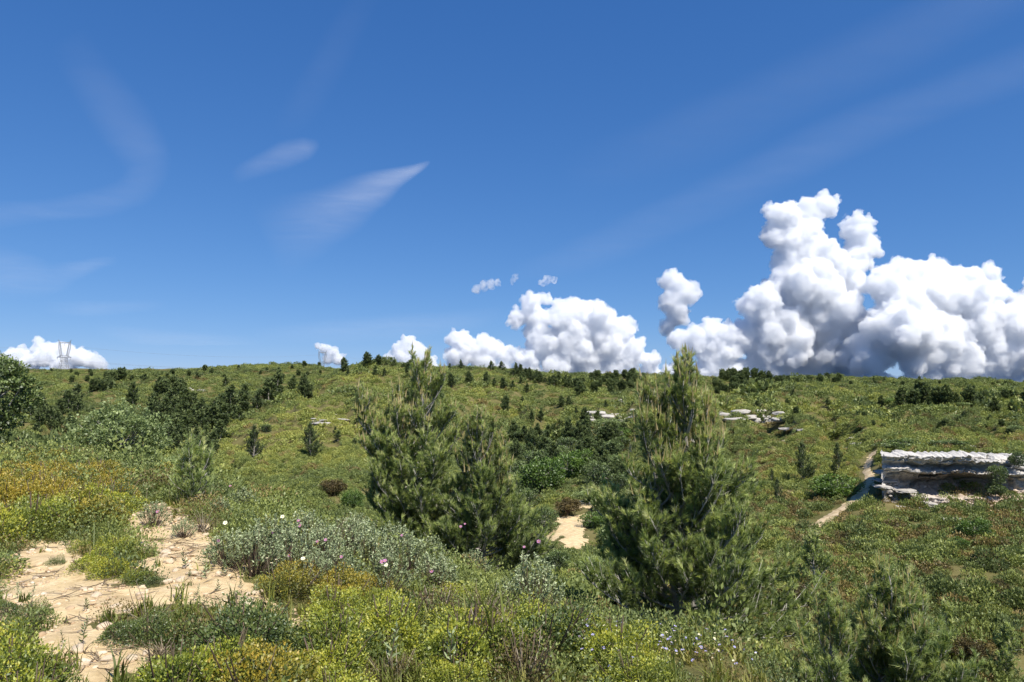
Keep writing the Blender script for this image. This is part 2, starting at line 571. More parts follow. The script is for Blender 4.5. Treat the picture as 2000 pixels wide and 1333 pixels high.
t = NT('cloud_fringe')
vs = t.n('ShaderNodeVolumePrincipled')
vs.inputs['Color'].default_value = (.985, .988, .993, 1)
vs.inputs['Absorption Color'].default_value = (0, 0, 0, 1)
nz = t.noise(.045, 6, .62, t.n('ShaderNodeTexCoord').outputs['Object'], .4)
t.l(t.math('MULTIPLY', t.ramp(nz, [(.41, 0.0), (.66, 1.0)]), .012), vs.inputs['Density'])
t.l(vs.outputs[0], t.out.inputs['Volume'])
fringe_mat = t.m
fringe_mat.cycles.volume_step_rate = 0.35


def ico(sub):
    import bmesh
    bm = bmesh.new()
    bmesh.ops.create_icosphere(bm, subdivisions=sub, radius=1.0)
    v = np.array([x.co[:] for x in bm.verts])
    f = np.array([[q.index for q in x.verts] for x in bm.faces])
    bm.free()
    return v, f


ICO1, ICO2, ICO3 = ico(1), ico(2), ico(3)
tex_big = bpy.data.textures.new('cloud_billows', 'VORONOI')
tex_big.noise_scale = 22
tex_big.distance_metric = 'DISTANCE_SQUARED'
tex_mid = bpy.data.textures.new('cloud_curls', 'CLOUDS')
tex_mid.noise_scale = 9
tex_mid.noise_depth = 5
tex_fine = bpy.data.textures.new('cloud_fuzz', 'CLOUDS')
tex_fine.noise_scale = 3.2
tex_fine.noise_depth = 4
tex_wide = bpy.data.textures.new('cloud_tatters', 'CLOUDS')
tex_wide.noise_scale = 14
tex_wide.noise_depth = 6


def cloud(name, label, puffs, Y, seed, voxel=1.7, fray=4.0, mat=None, flat=None):
    """puffs: (u, v, radius in photograph px, offset along the view in px). One px is Y / F metres at the cloud's distance."""
    r = np.random.default_rng(seed)
    S = Y / F
    u0 = np.mean([p[0] for p in puffs]); v0 = max(p[1] + p[2] for p in puffs)
    sph = []
    for (u, v, rad, dep) in puffs:
        c = np.array([u - u0, dep, v0 - v])
        sph.append((c, rad * 0.9))
        for k in range(int(9 + rad / 5)):
            d = r.normal(size=3); d[2] = d[2] * .8 + .25; d /= np.linalg.norm(d)
            rr = rad * r.uniform(.22, .42)
            c2 = c + d * rad * r.uniform(.72, .92)
            sph.append((c2, rr))
            if rr > 5:
                for q in range(4):
                    e = r.normal(size=3) + d; e /= np.linalg.norm(e)
                    sph.append((c2 + e * rr * .85, rr * r.uniform(.3, .5)))
    v, f = ICO2
    V = np.concatenate([v * s + c for c, s in sph])
    Fc = np.concatenate([f + i * len(v) for i in range(len(sph))])
    me = mesh_np('cloud_blobs', V, Fc)
    tmp = bpy.data.objects.new('cloud_tmp', me)
    COL.objects.link(tmp)
    m = tmp.modifiers.new('r', 'REMESH'); m.mode = 'VOXEL'; m.voxel_size = voxel
    m = tmp.modifiers.new('d', 'DISPLACE'); m.texture = tex_big; m.strength = -fray * 1.3; m.mid_level = .35; m.texture_coords = 'LOCAL'
    m = tmp.modifiers.new('e', 'DISPLACE'); m.texture = tex_mid; m.strength = fray * 2.4; m.mid_level = .5; m.texture_coords = 'LOCAL'
    m = tmp.modifiers.new('f', 'DISPLACE'); m.texture = tex_fine; m.strength = fray * .9; m.mid_level = .5; m.texture_coords = 'LOCAL'
    dg = bpy.context.evaluated_depsgraph_get()
    me2 = bpy.data.meshes.new_from_object(tmp.evaluated_get(dg))
    fringe = None
    if mat is None:
        # thin tattered vapour round the dense body
        tmp.modifiers['r'].voxel_size = voxel * 1.8
        tmp.modifiers['e'].texture = tex_wide
        tmp.modifiers['e'].strength = fray * 7.5
        tmp.modifiers['e'].mid_level = .50
        tmp.modifiers['f'].strength = fray * 1.5
        fringe = bpy.data.meshes.new_from_object(tmp.evaluated_get(bpy.context.evaluated_depsgraph_get()))
    bpy.data.objects.remove(tmp); bpy.data.meshes.remove(me)
    me2.name = name
    me2.materials.clear(); me2.materials.append(mat or cloud_mat)
    d = ray_dir(u0, v0)
    o = obj(name, me2, loc=(d[0] * Y, Y, EYE + d[2] * Y))
    o.scale = (S, S, S)
    if fringe is not None:
        fringe.materials.clear(); fringe.materials.append(fringe_mat)
        obj('vapour_fringe', fringe, o)
    return tag(o, label, 'cloud', 'cumulus clouds over the ridge')


cloud('cumulus_cloud', 'tallest towering white cumulus cloud with a grey flat base, right of the tall pine', [
    (1545, 425, 38, 0), (1585, 415, 32, 5), (1625, 400, 26, 0), (1520, 462, 26, -5), (1565, 470, 45, 0), (1600, 500, 45, 0), (1690, 440, 30, 10), (1705, 480, 32, 10), (1680, 505, 32, 8),
    (1650, 540, 50, 5), (1545, 515, 30, -10), (1580, 565, 65, 0), (1485, 590, 35, -30), (1460, 600, 24, -30), (1500, 625, 40, -10), (1620, 620, 75, 0), (1540, 660, 65, 0), (1640, 680, 60, 0), (1465, 660, 38, 0), (1415, 660, 32, -5), (1390, 645, 24, -5),
    (1360, 665, 30, 0), (1325, 665, 20, -5), (1400, 700, 40, 0), (1500, 700, 45, 0), (1600, 712, 42, 0), (1330, 735, 34, 10), (1390, 738, 40, 10), (1450, 740, 45, 15), (1520, 745, 45, 15), (1590, 745, 45, 15), (1660, 745, 45, 15)], 16000, 1)
cloud('cumulus_cloud', 'broad bank of white cumulus running out of frame beside the tallest cloud', [
    (1745, 560, 42, 0), (1790, 540, 36, 20), (1825, 530, 34, 30), (1870, 540, 36, 30), (1920, 545, 34, 30), (1965, 530, 22, 30), (1840, 580, 50, 20), (1905, 590, 48, 10), (1950, 580, 30, 5),
    (1770, 610, 40, -20), (1740, 650, 55, -40), (1790, 650, 42, -30), (1710, 690, 45, 0), (1850, 650, 50, 0), (1920, 640, 48, 0), (1980, 640, 42, -10), (2030, 610, 45, 0), (2050, 560, 30, 10), (1800, 700, 45, 0), (1880, 705, 48, 0), (1960, 700, 48, 0), (2040, 690, 60, 0), (2120, 650, 70, 20), (2110, 720, 60, 0), (1730, 760, 36, 15), (1800, 762, 38, 15), (1870, 762, 38, 15), (1940, 762, 38, 15), (2010, 762, 40, 15), (2070, 760, 45, 15)], 15000, 2)
cloud('cumulus_cloud', 'small lone cumulus turret with a shadowed tail, between two larger clouds', [
    (1312, 550, 24, 0), (1340, 570, 26, 0), (1318, 588, 26, 0), (1352, 582, 15, -5), (1325, 615, 24, 8), (1305, 635, 17, 10)], 14000, 3, 1.7, 3.0)
cloud('cumulus_cloud', 'wide cauliflower cumulus between the two tall foreground pines', [
    (1040, 592, 22, 0), (1068, 585, 12, 0), (1012, 622, 20, 0), (1050, 625, 28, 5), (1100, 620, 34, -5), (1140, 615, 32, 0), (1165, 602, 18, 0), (1175, 630, 34, -15), (1195, 612, 12, 0), (1215, 645, 28, 0), (1060, 670, 38, 5), (1120, 670, 45, 0), (1180, 675, 40, 0), (1230, 690, 32, 0), (1270, 706, 20, 0), (1090, 710, 35, 0), (1150, 715, 35, 0), (1210, 718, 30, 0), (1030, 710, 30, 0), (1040, 740, 30, 8), (1100, 745, 35, 8), (1160, 745, 35, 8), (1220, 745, 32, 8), (1275, 735, 24, 8)], 17000, 4)
cloud('cumulus_cloud', 'double-headed white cumulus low on the ridge above the third pylon', [
    (890, 662, 20, 0), (905, 672, 20, 0), (942, 664, 15, 0), (925, 685, 25, 0), (960, 685, 24, 0), (895, 700, 28, 0), (990, 695, 18, 0), (945, 712, 28, 0), (985, 716, 18, 0)], 19000, 5, 1.8, 3.0)
cloud('cumulus_cloud', 'white cumulus puff rising behind the bushiest pine top', [
    (795, 673, 17, 0), (805, 682, 18, 0), (780, 690, 18, 0), (820, 695, 18, 0), (762, 703, 14, 0), (800, 710, 24, 0), (838, 712, 18, 0)], 19000, 6, 1.6, 2.6)
cloud('cumulus_cloud', 'tiny white cumulus puff behind the middle pylon', [
    (635, 682, 11, 0), (650, 690, 13, 0), (662, 702, 13, 0), (640, 702, 12, 0), (620, 678, 6, 0)], 19000, 7, 1.4, 2.0)
cloud('cumulus_cloud', 'low white cumulus bank behind the largest pylon', [
    (70, 664, 9, 0), (72, 680, 13, 0), (40, 692, 16, 0), (20, 698, 16, 0), (100, 686, 18, 0), (125, 684, 18, 0), (85, 700, 22, 0), (150, 700, 20, 0), (180, 706, 17, 0), (195, 714, 14, 0), (120, 712, 25, 0), (50, 715, 22, 0), (0, 715, 24, 0), (-50, 700, 30, 0), (-90, 690, 40, 0)], 19000, 8, 1.8, 2.6)

# thin fair-weather scraps
t = NT('cloud_scrap')
vs = t.n('ShaderNodeVolumePrincipled')
vs.inputs['Color'].default_value = (.99, .99, .995, 1)
nz = t.noise(.11, 6, .65, t.n('ShaderNodeTexCoord').outputs['Object'], .6)
t.l(t.math('MULTIPLY', t.ramp(nz, [(.40, 0.0), (.68, 1.0)]), .010), vs.inputs['Density'])
t.l(vs.outputs[0], t.out.inputs['Volume'])
t.m.cycles.volume_step_rate = 0.35
scrap_mat = t.m
for lab, pf, sd in [
        ('small torn cloud scrap floating above the cauliflower cumulus', [(930, 564, 10, 0), (944, 560, 11, 0), (958, 555, 12, 0), (972, 553, 9, 0)], 21),
        ('faint little cloud wisp beside the torn cloud scrap', [(1006, 541, 7, 0), (1002, 549, 6, 0)], 22),
        ('pale hooked cloud scrap above the gap between cumulus clouds', [(1060, 552, 8, 0), (1070, 546, 9, 0), (1082, 546, 8, 0)], 23)]:
    cloud('cloud_scrap', lab, pf, 17000, sd, 0.9, 3.0, scrap_mat)


# high thin cirrus: sheets of ice cloud at 6 km, thinning to nothing at their edges
t = NT('cirrus')
al = t.attr('thin').outputs['Fac']
pos = t.n('ShaderNodeTexCoord').outputs['Object']
mp = t.n('ShaderNodeMapping'); t.l(pos, mp.inputs[0])
mp.inputs['Rotation'].default_value = (0, 0, math.radians(35)); mp.inputs['Scale'].default_value = (.00045, .0010, .0)
nz = t.noise(1.0, 7, .62, mp.outputs[0], .6)
nw = t.noise(.00016, 5, .6, pos)
fa = t.math('MULTIPLY', al, t.math('ADD', t.ramp(nz, [(.25, .35), (.75, .8)]), t.math('MULTIPLY', t.math('SUBTRACT', nw, .5), .9)), clamp=True)
tl, tp, df = t.n('ShaderNodeBsdfTranslucent'), t.n('ShaderNodeBsdfTransparent'), t.n('ShaderNodeBsdfDiffuse')
tl.inputs[0].default_value = df.inputs[0].default_value = (.80, .82, .86, 1)
mxa = t.n('ShaderNodeMixShader'); mxa.inputs[0].default_value = .6
t.l(df.outputs[0], mxa.inputs[1]); t.l(tl.outputs[0], mxa.inputs[2])
mxb = t.n('ShaderNodeMixShader')
t.l(fa, mxb.inputs[0]); t.l(tp.outputs[0], mxb.inputs[1]); t.l(mxa.outputs[0], mxb.inputs[2]); t.l(mxb.outputs[0], t.out.inputs['Surface'])
M_cirrus = t.m


def cirrus(label, axis, alt=6000.0):
    """axis: (u, v, half width, density) stations along the wisp"""
    A = np.array(axis, float)
    n, w = 60, 17
    q = np.linspace(0, len(A) - 1, n)
    C = np.stack([np.interp(q, np.arange(len(A)), A[:, k]) for k in range(4)], -1)
    for k in range(2):
        C[:, k] = _smooth(C[:, k])
    T = unit2(np.gradient(C[:, :2], axis=0))
    N = np.stack([-T[:, 1], T[:, 0]], -1)
    s = np.linspace(-1, 1, w)
    P = C[:, None, :2] + N[:, None] * C[:, None, 2:3] * s[None, :, None]
    a = C[:, None, 3] * np.clip(1 - s[None] ** 2, 0, 1) ** 1.3
    d = ray_dir(P[..., 0], np.minimum(P[..., 1], 690))
    k = (alt - EYE) / d[..., 2]
    V = d * k[..., None] + [0, 0, EYE]
    V[..., 2] += 90 * noise2(V[..., 0] / 2500, V[..., 1] / 2500)
    i = np.arange(n - 1)[:, None] * w; j = np.arange(w - 1)[None]
    Fq = np.stack([i + j, i + j + 1, i + w + j + 1, i + w + j], -1).reshape(-1, 4)
    c = V.reshape(-1, 3).mean(0)
    me = mesh_np('cirrus', V.reshape(-1, 3) - c, Fq, [M_cirrus], smooth=True)
    at = me.attributes.new('thin', 'FLOAT', 'POINT')
    at.data.foreach_set('value', a.ravel().astype(np.float32))
    tag(obj('cirrus_cloud', me, loc=c), label, 'cloud', 'thin cirrus streaks')


def unit2(a):
    return a / np.maximum(np.linalg.norm(a, axis=-1, keepdims=True), 1e-9)


def _smooth(v):
    k = np.ones(9) / 9
    return np.convolve(np.concatenate([np.full(4, v[0]), v, np.full(4, v[-1])]), k, 'valid')


cirrus('brightest feather-shaped cirrus with a sharp tip, left of centre', [(842, 314, 3, 0.040), (815, 328, 12, 0.338), (760, 355, 30, 0.322), (690, 395, 52, 0.242), (610, 435, 70, 0.129), (510, 480, 90, 0)])
cirrus('small cottony cirrus patch above the feather-shaped one', [(625, 278, 8, 0), (600, 290, 24, 0.177), (555, 305, 30, 0.161), (505, 325, 24, 0.113), (450, 350, 14, 0)])
cirrus('faint hooked cirrus veil curling down at the upper left', [(120, 60, 40, 0), (190, 170, 55, 0.048), (260, 260, 60, 0.073), (295, 330, 50, 0.081), (250, 385, 34, 0.096), (130, 408, 26, 0.081), (-40, 425, 26, 0.065)])
cirrus('pale cirrus smear low at the left frame edge', [(-60, 520, 60, 0.096), (20, 535, 55, 0.113), (100, 548, 34, 0.096), (170, 520, 16, 0.129), (235, 505, 10, 0)])
cirrus('thin flat cirrus line above the left cumulus bank', [(80, 600, 14, 0), (170, 604, 18, 0.096), (260, 600, 14, 0.065), (330, 596, 10, 0)])
cirrus('long straight cirrus veil rising to the upper right corner', [(980, 545, 20, 0), (1150, 495, 40, 0.060), (1400, 385, 50, 0.055), (1700, 240, 52, 0.055), (2000, 130, 50, 0.060), (2200, 60, 50, 0.049)])
cirrus('broader faint cirrus veil above the long straight one', [(1080, 360, 50, 0), (1350, 265, 70, 0.039), (1600, 150, 70, 0.039), (1880, 20, 70, 0.046), (2100, -90, 70, 0.029)])
cirrus('barely visible cirrus thread above the small cottony patch', [(740, -40, 30, 0), (660, 90, 40, 0.023), (600, 200, 40, 0.027), (540, 270, 30, 0)])
cirrus('milky cirrus haze low above the middle pylon', [(480, 655, 16, 0), (640, 648, 26, 0.096), (780, 640, 30, 0.113), (900, 628, 24, 0.081), (1000, 610, 16, 0)])
cirrus('milky cirrus haze low right of the largest pylon', [(180, 640, 14, 0), (280, 660, 20, 0.105), (400, 668, 20, 0.096), (520, 672, 14, 0)])
# ------------------------------------------------------------------ plant builders
def unit(a):
    return a / np.maximum(np.linalg.norm(a, axis=-1, keepdims=True), 1e-9)


def frames(D, r):
    """for directions D two random perpendicular unit vectors"""
    D = unit(D)
    A = unit(np.cross(D, unit(r.normal(size=D.shape))))
    return D, A, np.cross(D, A)


def leaf_quads(P, D, length, width, r, fold=0.25):
    """pointed leaves: base at P, growing along D; (n*4,3) vertices and (n,4) faces"""
    n = len(P)
    D, A, B = frames(D, r)
    length = np.broadcast_to(length, (n,))[:, None]; width = np.broadcast_to(width, (n,))[:, None]
    mid = P + D * length * 0.45
    tip = P + D * length + B * length * r.uniform(-.25, .25, (n, 1))
    k = B * width * fold
    V = np.stack([P, mid - A * width * .5 + k, tip, mid + A * width * .5 + k], 1).reshape(-1, 3)
    return V, np.arange(4 * n).reshape(-1, 4)


def tube(pts, rad, sides=5):
    pts = np.asarray(pts, float); rad = np.asarray(rad, float)
    n = len(pts)
    T = unit(np.gradient(pts, axis=0))
    ref = np.array([.31, .17, .93]) if abs(T[0, 2]) < .8 else np.array([.93, .2, .1])
    A = unit(np.cross(T, ref)); B = np.cross(T, A)
    a = np.linspace(0, 2 * np.pi, sides, endpoint=False)
    V = pts[:, None] + rad[:, None, None] * (A[:, None] * np.cos(a)[None, :, None] + B[:, None] * np.sin(a)[None, :, None])
    i = np.arange(n - 1)[:, None] * sides; j = np.arange(sides)[None]; j2 = (j + 1) % sides
    Fq = np.stack([i + j, i + j2, i + sides + j2, i + sides + j], -1).reshape(-1, 4)
    return V.reshape(-1, 3), Fq


class Acc:
    def __init__(self):
        self.v, self.f, self.t, self.n = [], [], [], 0

    def add(self, V, Fc, tint=0.5):
        self.v.append(V); self.f.append(Fc + self.n); self.n += len(V)
        self.t.append(np.broadcast_to(np.asarray(tint, float), (len(Fc),)))

    def mesh(self, name, mat, smooth=False):
        if not self.v:
            return None
        return mesh_np(name, np.concatenate(self.v), np.concatenate(self.f), [mat], np.concatenate(self.t), smooth=smooth)


def bezier_branch(p0, az, e0, e1, L, n, r, wob=.06):
    """points of a limb that starts with elevation e0 and ends with e1"""
    e = np.linspace(e0, e1, n)
    a = az + np.cumsum(r.normal(0, wob, n))
    d = np.stack([np.cos(e) * np.cos(a), np.cos(e) * np.sin(a), np.sin(e)], -1)
    return np.vstack([p0, p0 + np.cumsum(d * L / n, axis=0)])


def lerp_pts(pts, s):
    x = np.clip(s, 0, 1) * (len(pts) - 1)
    i = np.minimum(x.astype(int), len(pts) - 2)
    f = (x - i)[:, None]
    return pts[i] * (1 - f) + pts[i + 1] * f, unit(pts[i + 1] - pts[i])


def pine(H, R, seed, lod, mats, leaders=((0, 0, 1.0),), lean=0.0, prof=None, bare=.10, droop=0.0, extra=(), squash=1.0, candle=True):
    """Aleppo pine: wood mesh, needle mesh and (near trees) pale spring shoots. lod 0 near .. 3 far.
    leaders: (x, y, share of H) tops; extra: (height, azimuth, length, e0, e1) big single limbs"""
    r = np.random.default_rng(seed)
    wood, ndl, cnd = Acc(), Acc(), Acc()
    whorl = (.25, .26, .30, .36)[lod]; per = (4, 5, 5, 5)[lod]
    tw_sp = (.085, .16, .26, .36)[lod]; sh_sp = (.085, .15, .24, .36)[lod]
    nn = (34, 10, 8, 7)[lod]; nl = (.115, .19, .30, .42)[lod]; nw = (.010, .040, .09, .16)[lod]
    if lod == 0:
        nl *= min(1.0, .45 + H / 5.5); nw *= min(1.0, .5 + H / 6); sh_sp *= min(1.0, .5 + H / 6); tw_sp *= min(1.0, .55 + H / 7)
    P, D, S, C = [], [], [], []
    CP, CD = [], []
    for li, (lx, ly, hs) in enumerate(leaders):
        h = H * hs
        tz = np.linspace(0, 1, 9)
        ang = r.uniform(0, 6.28)
        tr = np.stack([lx * tz ** 1.3 + .02 * H * np.sin(tz * 5 + ang) + lean * tz * H, ly * tz ** 1.3 + .02 * H * np.cos(tz * 4 + ang), tz * h], -1)
        rad = (.022 * H * (1 - tz) ** .8 + .006) * (1 if li == 0 else .7)
        if lod < 3 or li == 0:
            wood.add(*tube(tr, rad, 7 if lod == 0 else 5), .4)
        hh = bare * h
        limbs = []
        while hh < h * .985:
            x = hh / h
            pr = prof(x) if prof else (min(1, x / .18 + .55)) * (1 - x) ** .62 + .05
            for k in range(per):
                az = r.uniform(0, 6.28)
                L = R * pr * r.uniform(.5, 1.25) * (1 if li == 0 else .75)
                e0 = math.radians(r.uniform(5, 28) + 35 * x - droop * (1 - x)); e1 = e0 + math.radians(r.uniform(18, 42))
                limbs.append((hh + r.uniform(-.3, .3) * whorl, az, max(L, .18), e0, min(e1, 1.45)))
            hh += whorl * r.uniform(.75, 1.25) * max(.55, H / 5 if lod == 0 else 1)
        limbs += [(a * h, b, c, d, e) for a, b, c, d, e in extra] if li == 0 else []
        for (z0, az, L, e0, e1) in limbs:
            p0, _ = lerp_pts(tr, np.array([z0 / h]))
            br = bezier_branch(p0[0], az, e0, e1, L, 6, r)
            br[:, 1] = br[0, 1] + (br[:, 1] - br[0, 1]) * squash
            if lod < 2:
                wood.add(*tube(br, np.linspace(.011 * L ** .7 + .010, .005, 7) * min(1, .3 + H / 5), 4 if lod == 0 else 3), r.uniform(.3, .9))
            n_tw = max(2, int(L / tw_sp))
            s = np.clip(np.linspace(.36, 1, n_tw) + r.normal(0, .02, n_tw), .15, 1)
            tp, td = lerp_pts(br, s)
            side = np.where(np.arange(n_tw) % 2 == 0, 1, -1) * np.radians(r.uniform(25, 65, n_tw))
            ca, sa = np.cos(side), np.sin(side)
            d2 = np.stack([td[:, 0] * ca - td[:, 1] * sa, td[:, 0] * sa + td[:, 1] * ca, td[:, 2] + r.uniform(.0, .95, n_tw)], -1)
            d2 = unit(d2)
            tl = np.clip((.16 + .42 * (1 - s)) * L * r.uniform(.6, 1.2, n_tw), .12, .55 + .15 * lod)
            tl[-1] = .15
            for q in range(n_tw):
                ns = max(2, int(tl[q] / sh_sp) + 1)
                ss = np.linspace(.15, 1, ns)
                pp = tp[q] + d2[q] * (ss * tl[q])[:, None]
                pp[:, 2] += .25 * tl[q] * ss ** 2
                dd = unit(d2[q] + r.normal(0, .5, (ns, 3)) + np.array([0, 0, .42]))
                P.append(pp); D.append(dd)
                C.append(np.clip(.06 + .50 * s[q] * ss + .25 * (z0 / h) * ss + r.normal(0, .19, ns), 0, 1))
                if lod == 0 and r.random() < .8:
                    wood.add(*tube(np.vstack([tp[q], pp[-1]]), np.array([.008, .003]) * min(1, .3 + H / 5), 3), r.uniform(.5, 1))
                if candle and lod < 2 and z0 / h > .50 and s[q] > .62 and r.random() < .8:
                    CP.append(pp[-1:]); CD.append(unit(dd[-1:] * .4 + np.array([[0, 0, 1.]])))
        if candle and lod < 2:
            k = 46 if lod == 0 else 6
            zz = r.uniform(.72, 1, k)
            p, _ = lerp_pts(tr, zz)
            CP.append(p + r.normal(0, .13 * H * (1.10 - zz)[:, None], (k, 3)) * [1, 1, .4]); CD.append(unit(r.normal(0, .12, (k, 3)) + [0, 0, 1]))
        # a plume of needles on each top
        k = (60, 16, 8, 4)[lod]
        zz = r.uniform(.84, 1.0, k)
        p, _ = lerp_pts(tr, zz)
        P.append(p + r.normal(0, .10 * H * (1.04 - zz)[:, None], (k, 3))); D.append(unit(r.normal(0, .35, (k, 3)) + [0, 0, 1])); C.append(np.clip(r.normal(.55, .12, k), 0, 1))
    P, D, C = np.concatenate(P), np.concatenate(D), np.concatenate(C)
    n = len(P)
    Dn, A, B = frames(D, r)
    # needles of every shoot at once
    ax = r.uniform(0, .9, (n, nn)) * nl * (.9 if lod < 2 else .5)
    ph = r.uniform(0, 6.28, (n, nn)); op = r.uniform(.15, .80 if lod == 0 else .95, (n, nn))
    nd = (Dn[:, None] * np.cos(op)[..., None] + (A[:, None] * np.cos(ph)[..., None] + B[:, None] * np.sin(ph)[..., None]) * np.sin(op)[..., None])
    base = P[:, None] + Dn[:, None] * ax[..., None]
    sdir = unit(np.cross(nd, r.normal(size=nd.shape)))
    ln = nl * r.uniform(.75, 1.15, (n, nn, 1))
    V = np.stack([base - sdir * nw * .5, base + sdir * nw * .5, base + nd * ln], 2).reshape(-1, 3)
    Fc = np.arange(len(V)).reshape(-1, 3)
    tint = np.clip(np.repeat(C, nn) + r.normal(0, .08, n * nn), 0, 1)
    ndl.add(V, Fc, tint)
    meshes = [wood.mesh('pine_wood', mats[0], True), ndl.mesh('pine_needles', mats[1])]
    if CP:
        CP, CD = np.concatenate(CP), np.concatenate(CD)
        m = len(CP)
        _, A, B = frames(CD, r)
        ln = r.uniform(.14, .34, (m, 1)) * (1 if lod == 0 else 1.4) * min(1, .45 + H / 8); w = (.020 if lod == 0 else .03) * min(1, .4 + H / 8)
        V = np.stack([CP - A * w, CP + A * w, CP + CD * ln, CP - B * w, CP + B * w, CP + CD * ln], 1).reshape(-1, 3)
        cnd.add(V, np.arange(len(V)).reshape(-1, 3), r.uniform(0, 1, 2 * m))
        meshes.append(cnd.mesh('pine_shoots', mats[2]))
    return meshes


def dome_points(n, r, lump=0.22, seed_off=0.0, shell=.55, top=1.0, k=9):
    """points spread through a lumpy dome of radius 1, height `top`; returns position, outward direction, depth 0..1 (1 = outer skin)"""
    d = unit(r.normal(size=(n, 3)))
    d[:, 2] = np.abs(d[:, 2]) ** .9 - .06
    d = unit(d)
    c = unit(r.normal(size=(k, 3)) * [1, 1, .7] + [0, 0, .45])
    amp = r.uniform(.6, 1.3, k)
    bump = np.max(amp[None] * np.exp(-((1 - d @ c.T) / .10)), 1)
    R = 1 - lump + lump * 1.25 * bump
    q = r.uniform(0, 1, n) ** .45 * (1 - shell) + shell
    q = np.where(r.random(n) < .25, r.uniform(.3, 1, n), q)
    return d * (R * q)[:, None] * [1, 1, top], d, q


def bush(R, H, n, leaf, seed, mats, aspect=.55, lump=.25, stems=8, up=.35, k=9, tint_lo=.15, tint_hi=.75, name='foliage'):
    """leafy dome bush: stems mesh and foliage mesh, base at the origin"""
    r = np.random.default_rng(seed)
    P, d, q = dome_points(n, r, lump, k=k)
    P = P * [R, R, H]
    P[:, 2] += .05 * H
    D = unit(d + r.normal(0, .75, d.shape) + [0, 0, up])
    ln = leaf * r.uniform(.7, 1.3, n)
    V, Fc = leaf_quads(P, D, ln, ln * aspect, r)
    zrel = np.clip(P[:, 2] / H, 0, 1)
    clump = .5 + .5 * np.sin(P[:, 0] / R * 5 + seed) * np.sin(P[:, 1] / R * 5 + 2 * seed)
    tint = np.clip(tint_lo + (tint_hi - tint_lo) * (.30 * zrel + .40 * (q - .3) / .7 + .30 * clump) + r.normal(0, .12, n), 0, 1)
    fol = Acc(); fol.add(V, Fc, tint)
    st = Acc()
    for i in range(stems):
        a = r.uniform(0, 6.28); e = r.uniform(.5, 1.4)
        L = .85 * (R * math.cos(e) + H * math.sin(e))
        st.add(*tube(bezier_branch(np.array([r.normal(0, .05 * R), r.normal(0, .05 * R), -.04]), a, e, e + .2, L, 4, r, .15), np.linspace(.012, .004, 5) * (R / .5) ** .6, 4), r.uniform(0, 1))
    return [st.mesh('bush_stems', mats[0], True), fol.mesh('bush_' + name, mats[1])]


def clump_tree(R, H, n_cl, n_leaf, leaf, seed, mats, z0=.12, aspect=.6, cl=.30, tint_lo=.1, tint_hi=.85):
    """broad-leaved evergreen: limbs and a crown made of separate leaf clumps with gaps between them"""
    r = np.random.default_rng(seed)
    d = unit(r.normal(size=(n_cl, 3)) * [1, 1, .9] + [0, 0, .12])
    q = r.uniform(.55, 1.0, n_cl)
    C = d * q[:, None] * [R, R, H * (1 - z0) * .5] + [0, 0, H * (z0 + (1 - z0) * .5)]
    C[:, 2] = np.maximum(C[:, 2], .07 * H)
    wood, fol = Acc(), Acc()
    trunk = np.array([[0, 0, -.1], [.02 * R, .03 * R, H * .25], [-.03 * R, .02 * R, H * .55], [0, 0, H * .8]])
    wood.add(*tube(trunk, np.array([.05, .042, .03, .012]) * H ** .8, 7), .4)
    for c in C[::2]:
        p0, _ = lerp_pts(trunk, np.array([r.uniform(.15, .7)]))
        m = (p0[0] + c) / 2 + [0, 0, -.05 * H]
        wood.add(*tube(np.array([p0[0], m, c]), np.array([.02, .014, .005]) * H ** .8, 4), r.uniform(.2, .8))
    for i, c in enumerate(C):
        rad = R * cl * r.uniform(.7, 1.25)
        n = int(n_leaf * r.uniform(.7, 1.2))
        dd = unit(r.normal(size=(n, 3)))
        dd[:, 2] = np.where(dd[:, 2] < 0, dd[:, 2] * .55, dd[:, 2])
        rr = r.uniform(.35, 1, n) ** .5
        P = c + dd * rr[:, None] * rad * [1, 1, .8]
        D = unit(dd + r.normal(0, .6, dd.shape) + [0, 0, .3])
        ln = leaf * r.uniform(.7, 1.3, n)
        V, Fc = leaf_quads(P, D, ln, ln * aspect, r)
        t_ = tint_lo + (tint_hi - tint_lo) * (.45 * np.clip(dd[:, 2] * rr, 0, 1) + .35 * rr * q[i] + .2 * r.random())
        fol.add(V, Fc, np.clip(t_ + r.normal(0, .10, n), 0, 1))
    return [wood.mesh('tree_wood', mats[0], True), fol.mesh('tree_leaves', mats[1])]


# ------------------------------------------------------------------ plant materials
def bark_mat(name, a, b):
    t = NT(name)
    tn = t.attr('tint').outputs['Fac']
    nz = t.noise(18, 4, .6, t.n('ShaderNodeTexCoord').outputs['Object'])
    c = t.ramp(t.math('ADD', t.math('MULTIPLY', tn, .6), t.math('MULTIPLY', nz, .4)), [(.2, a), (.8, b)])
    return t.principled(c, .9, None, .15)


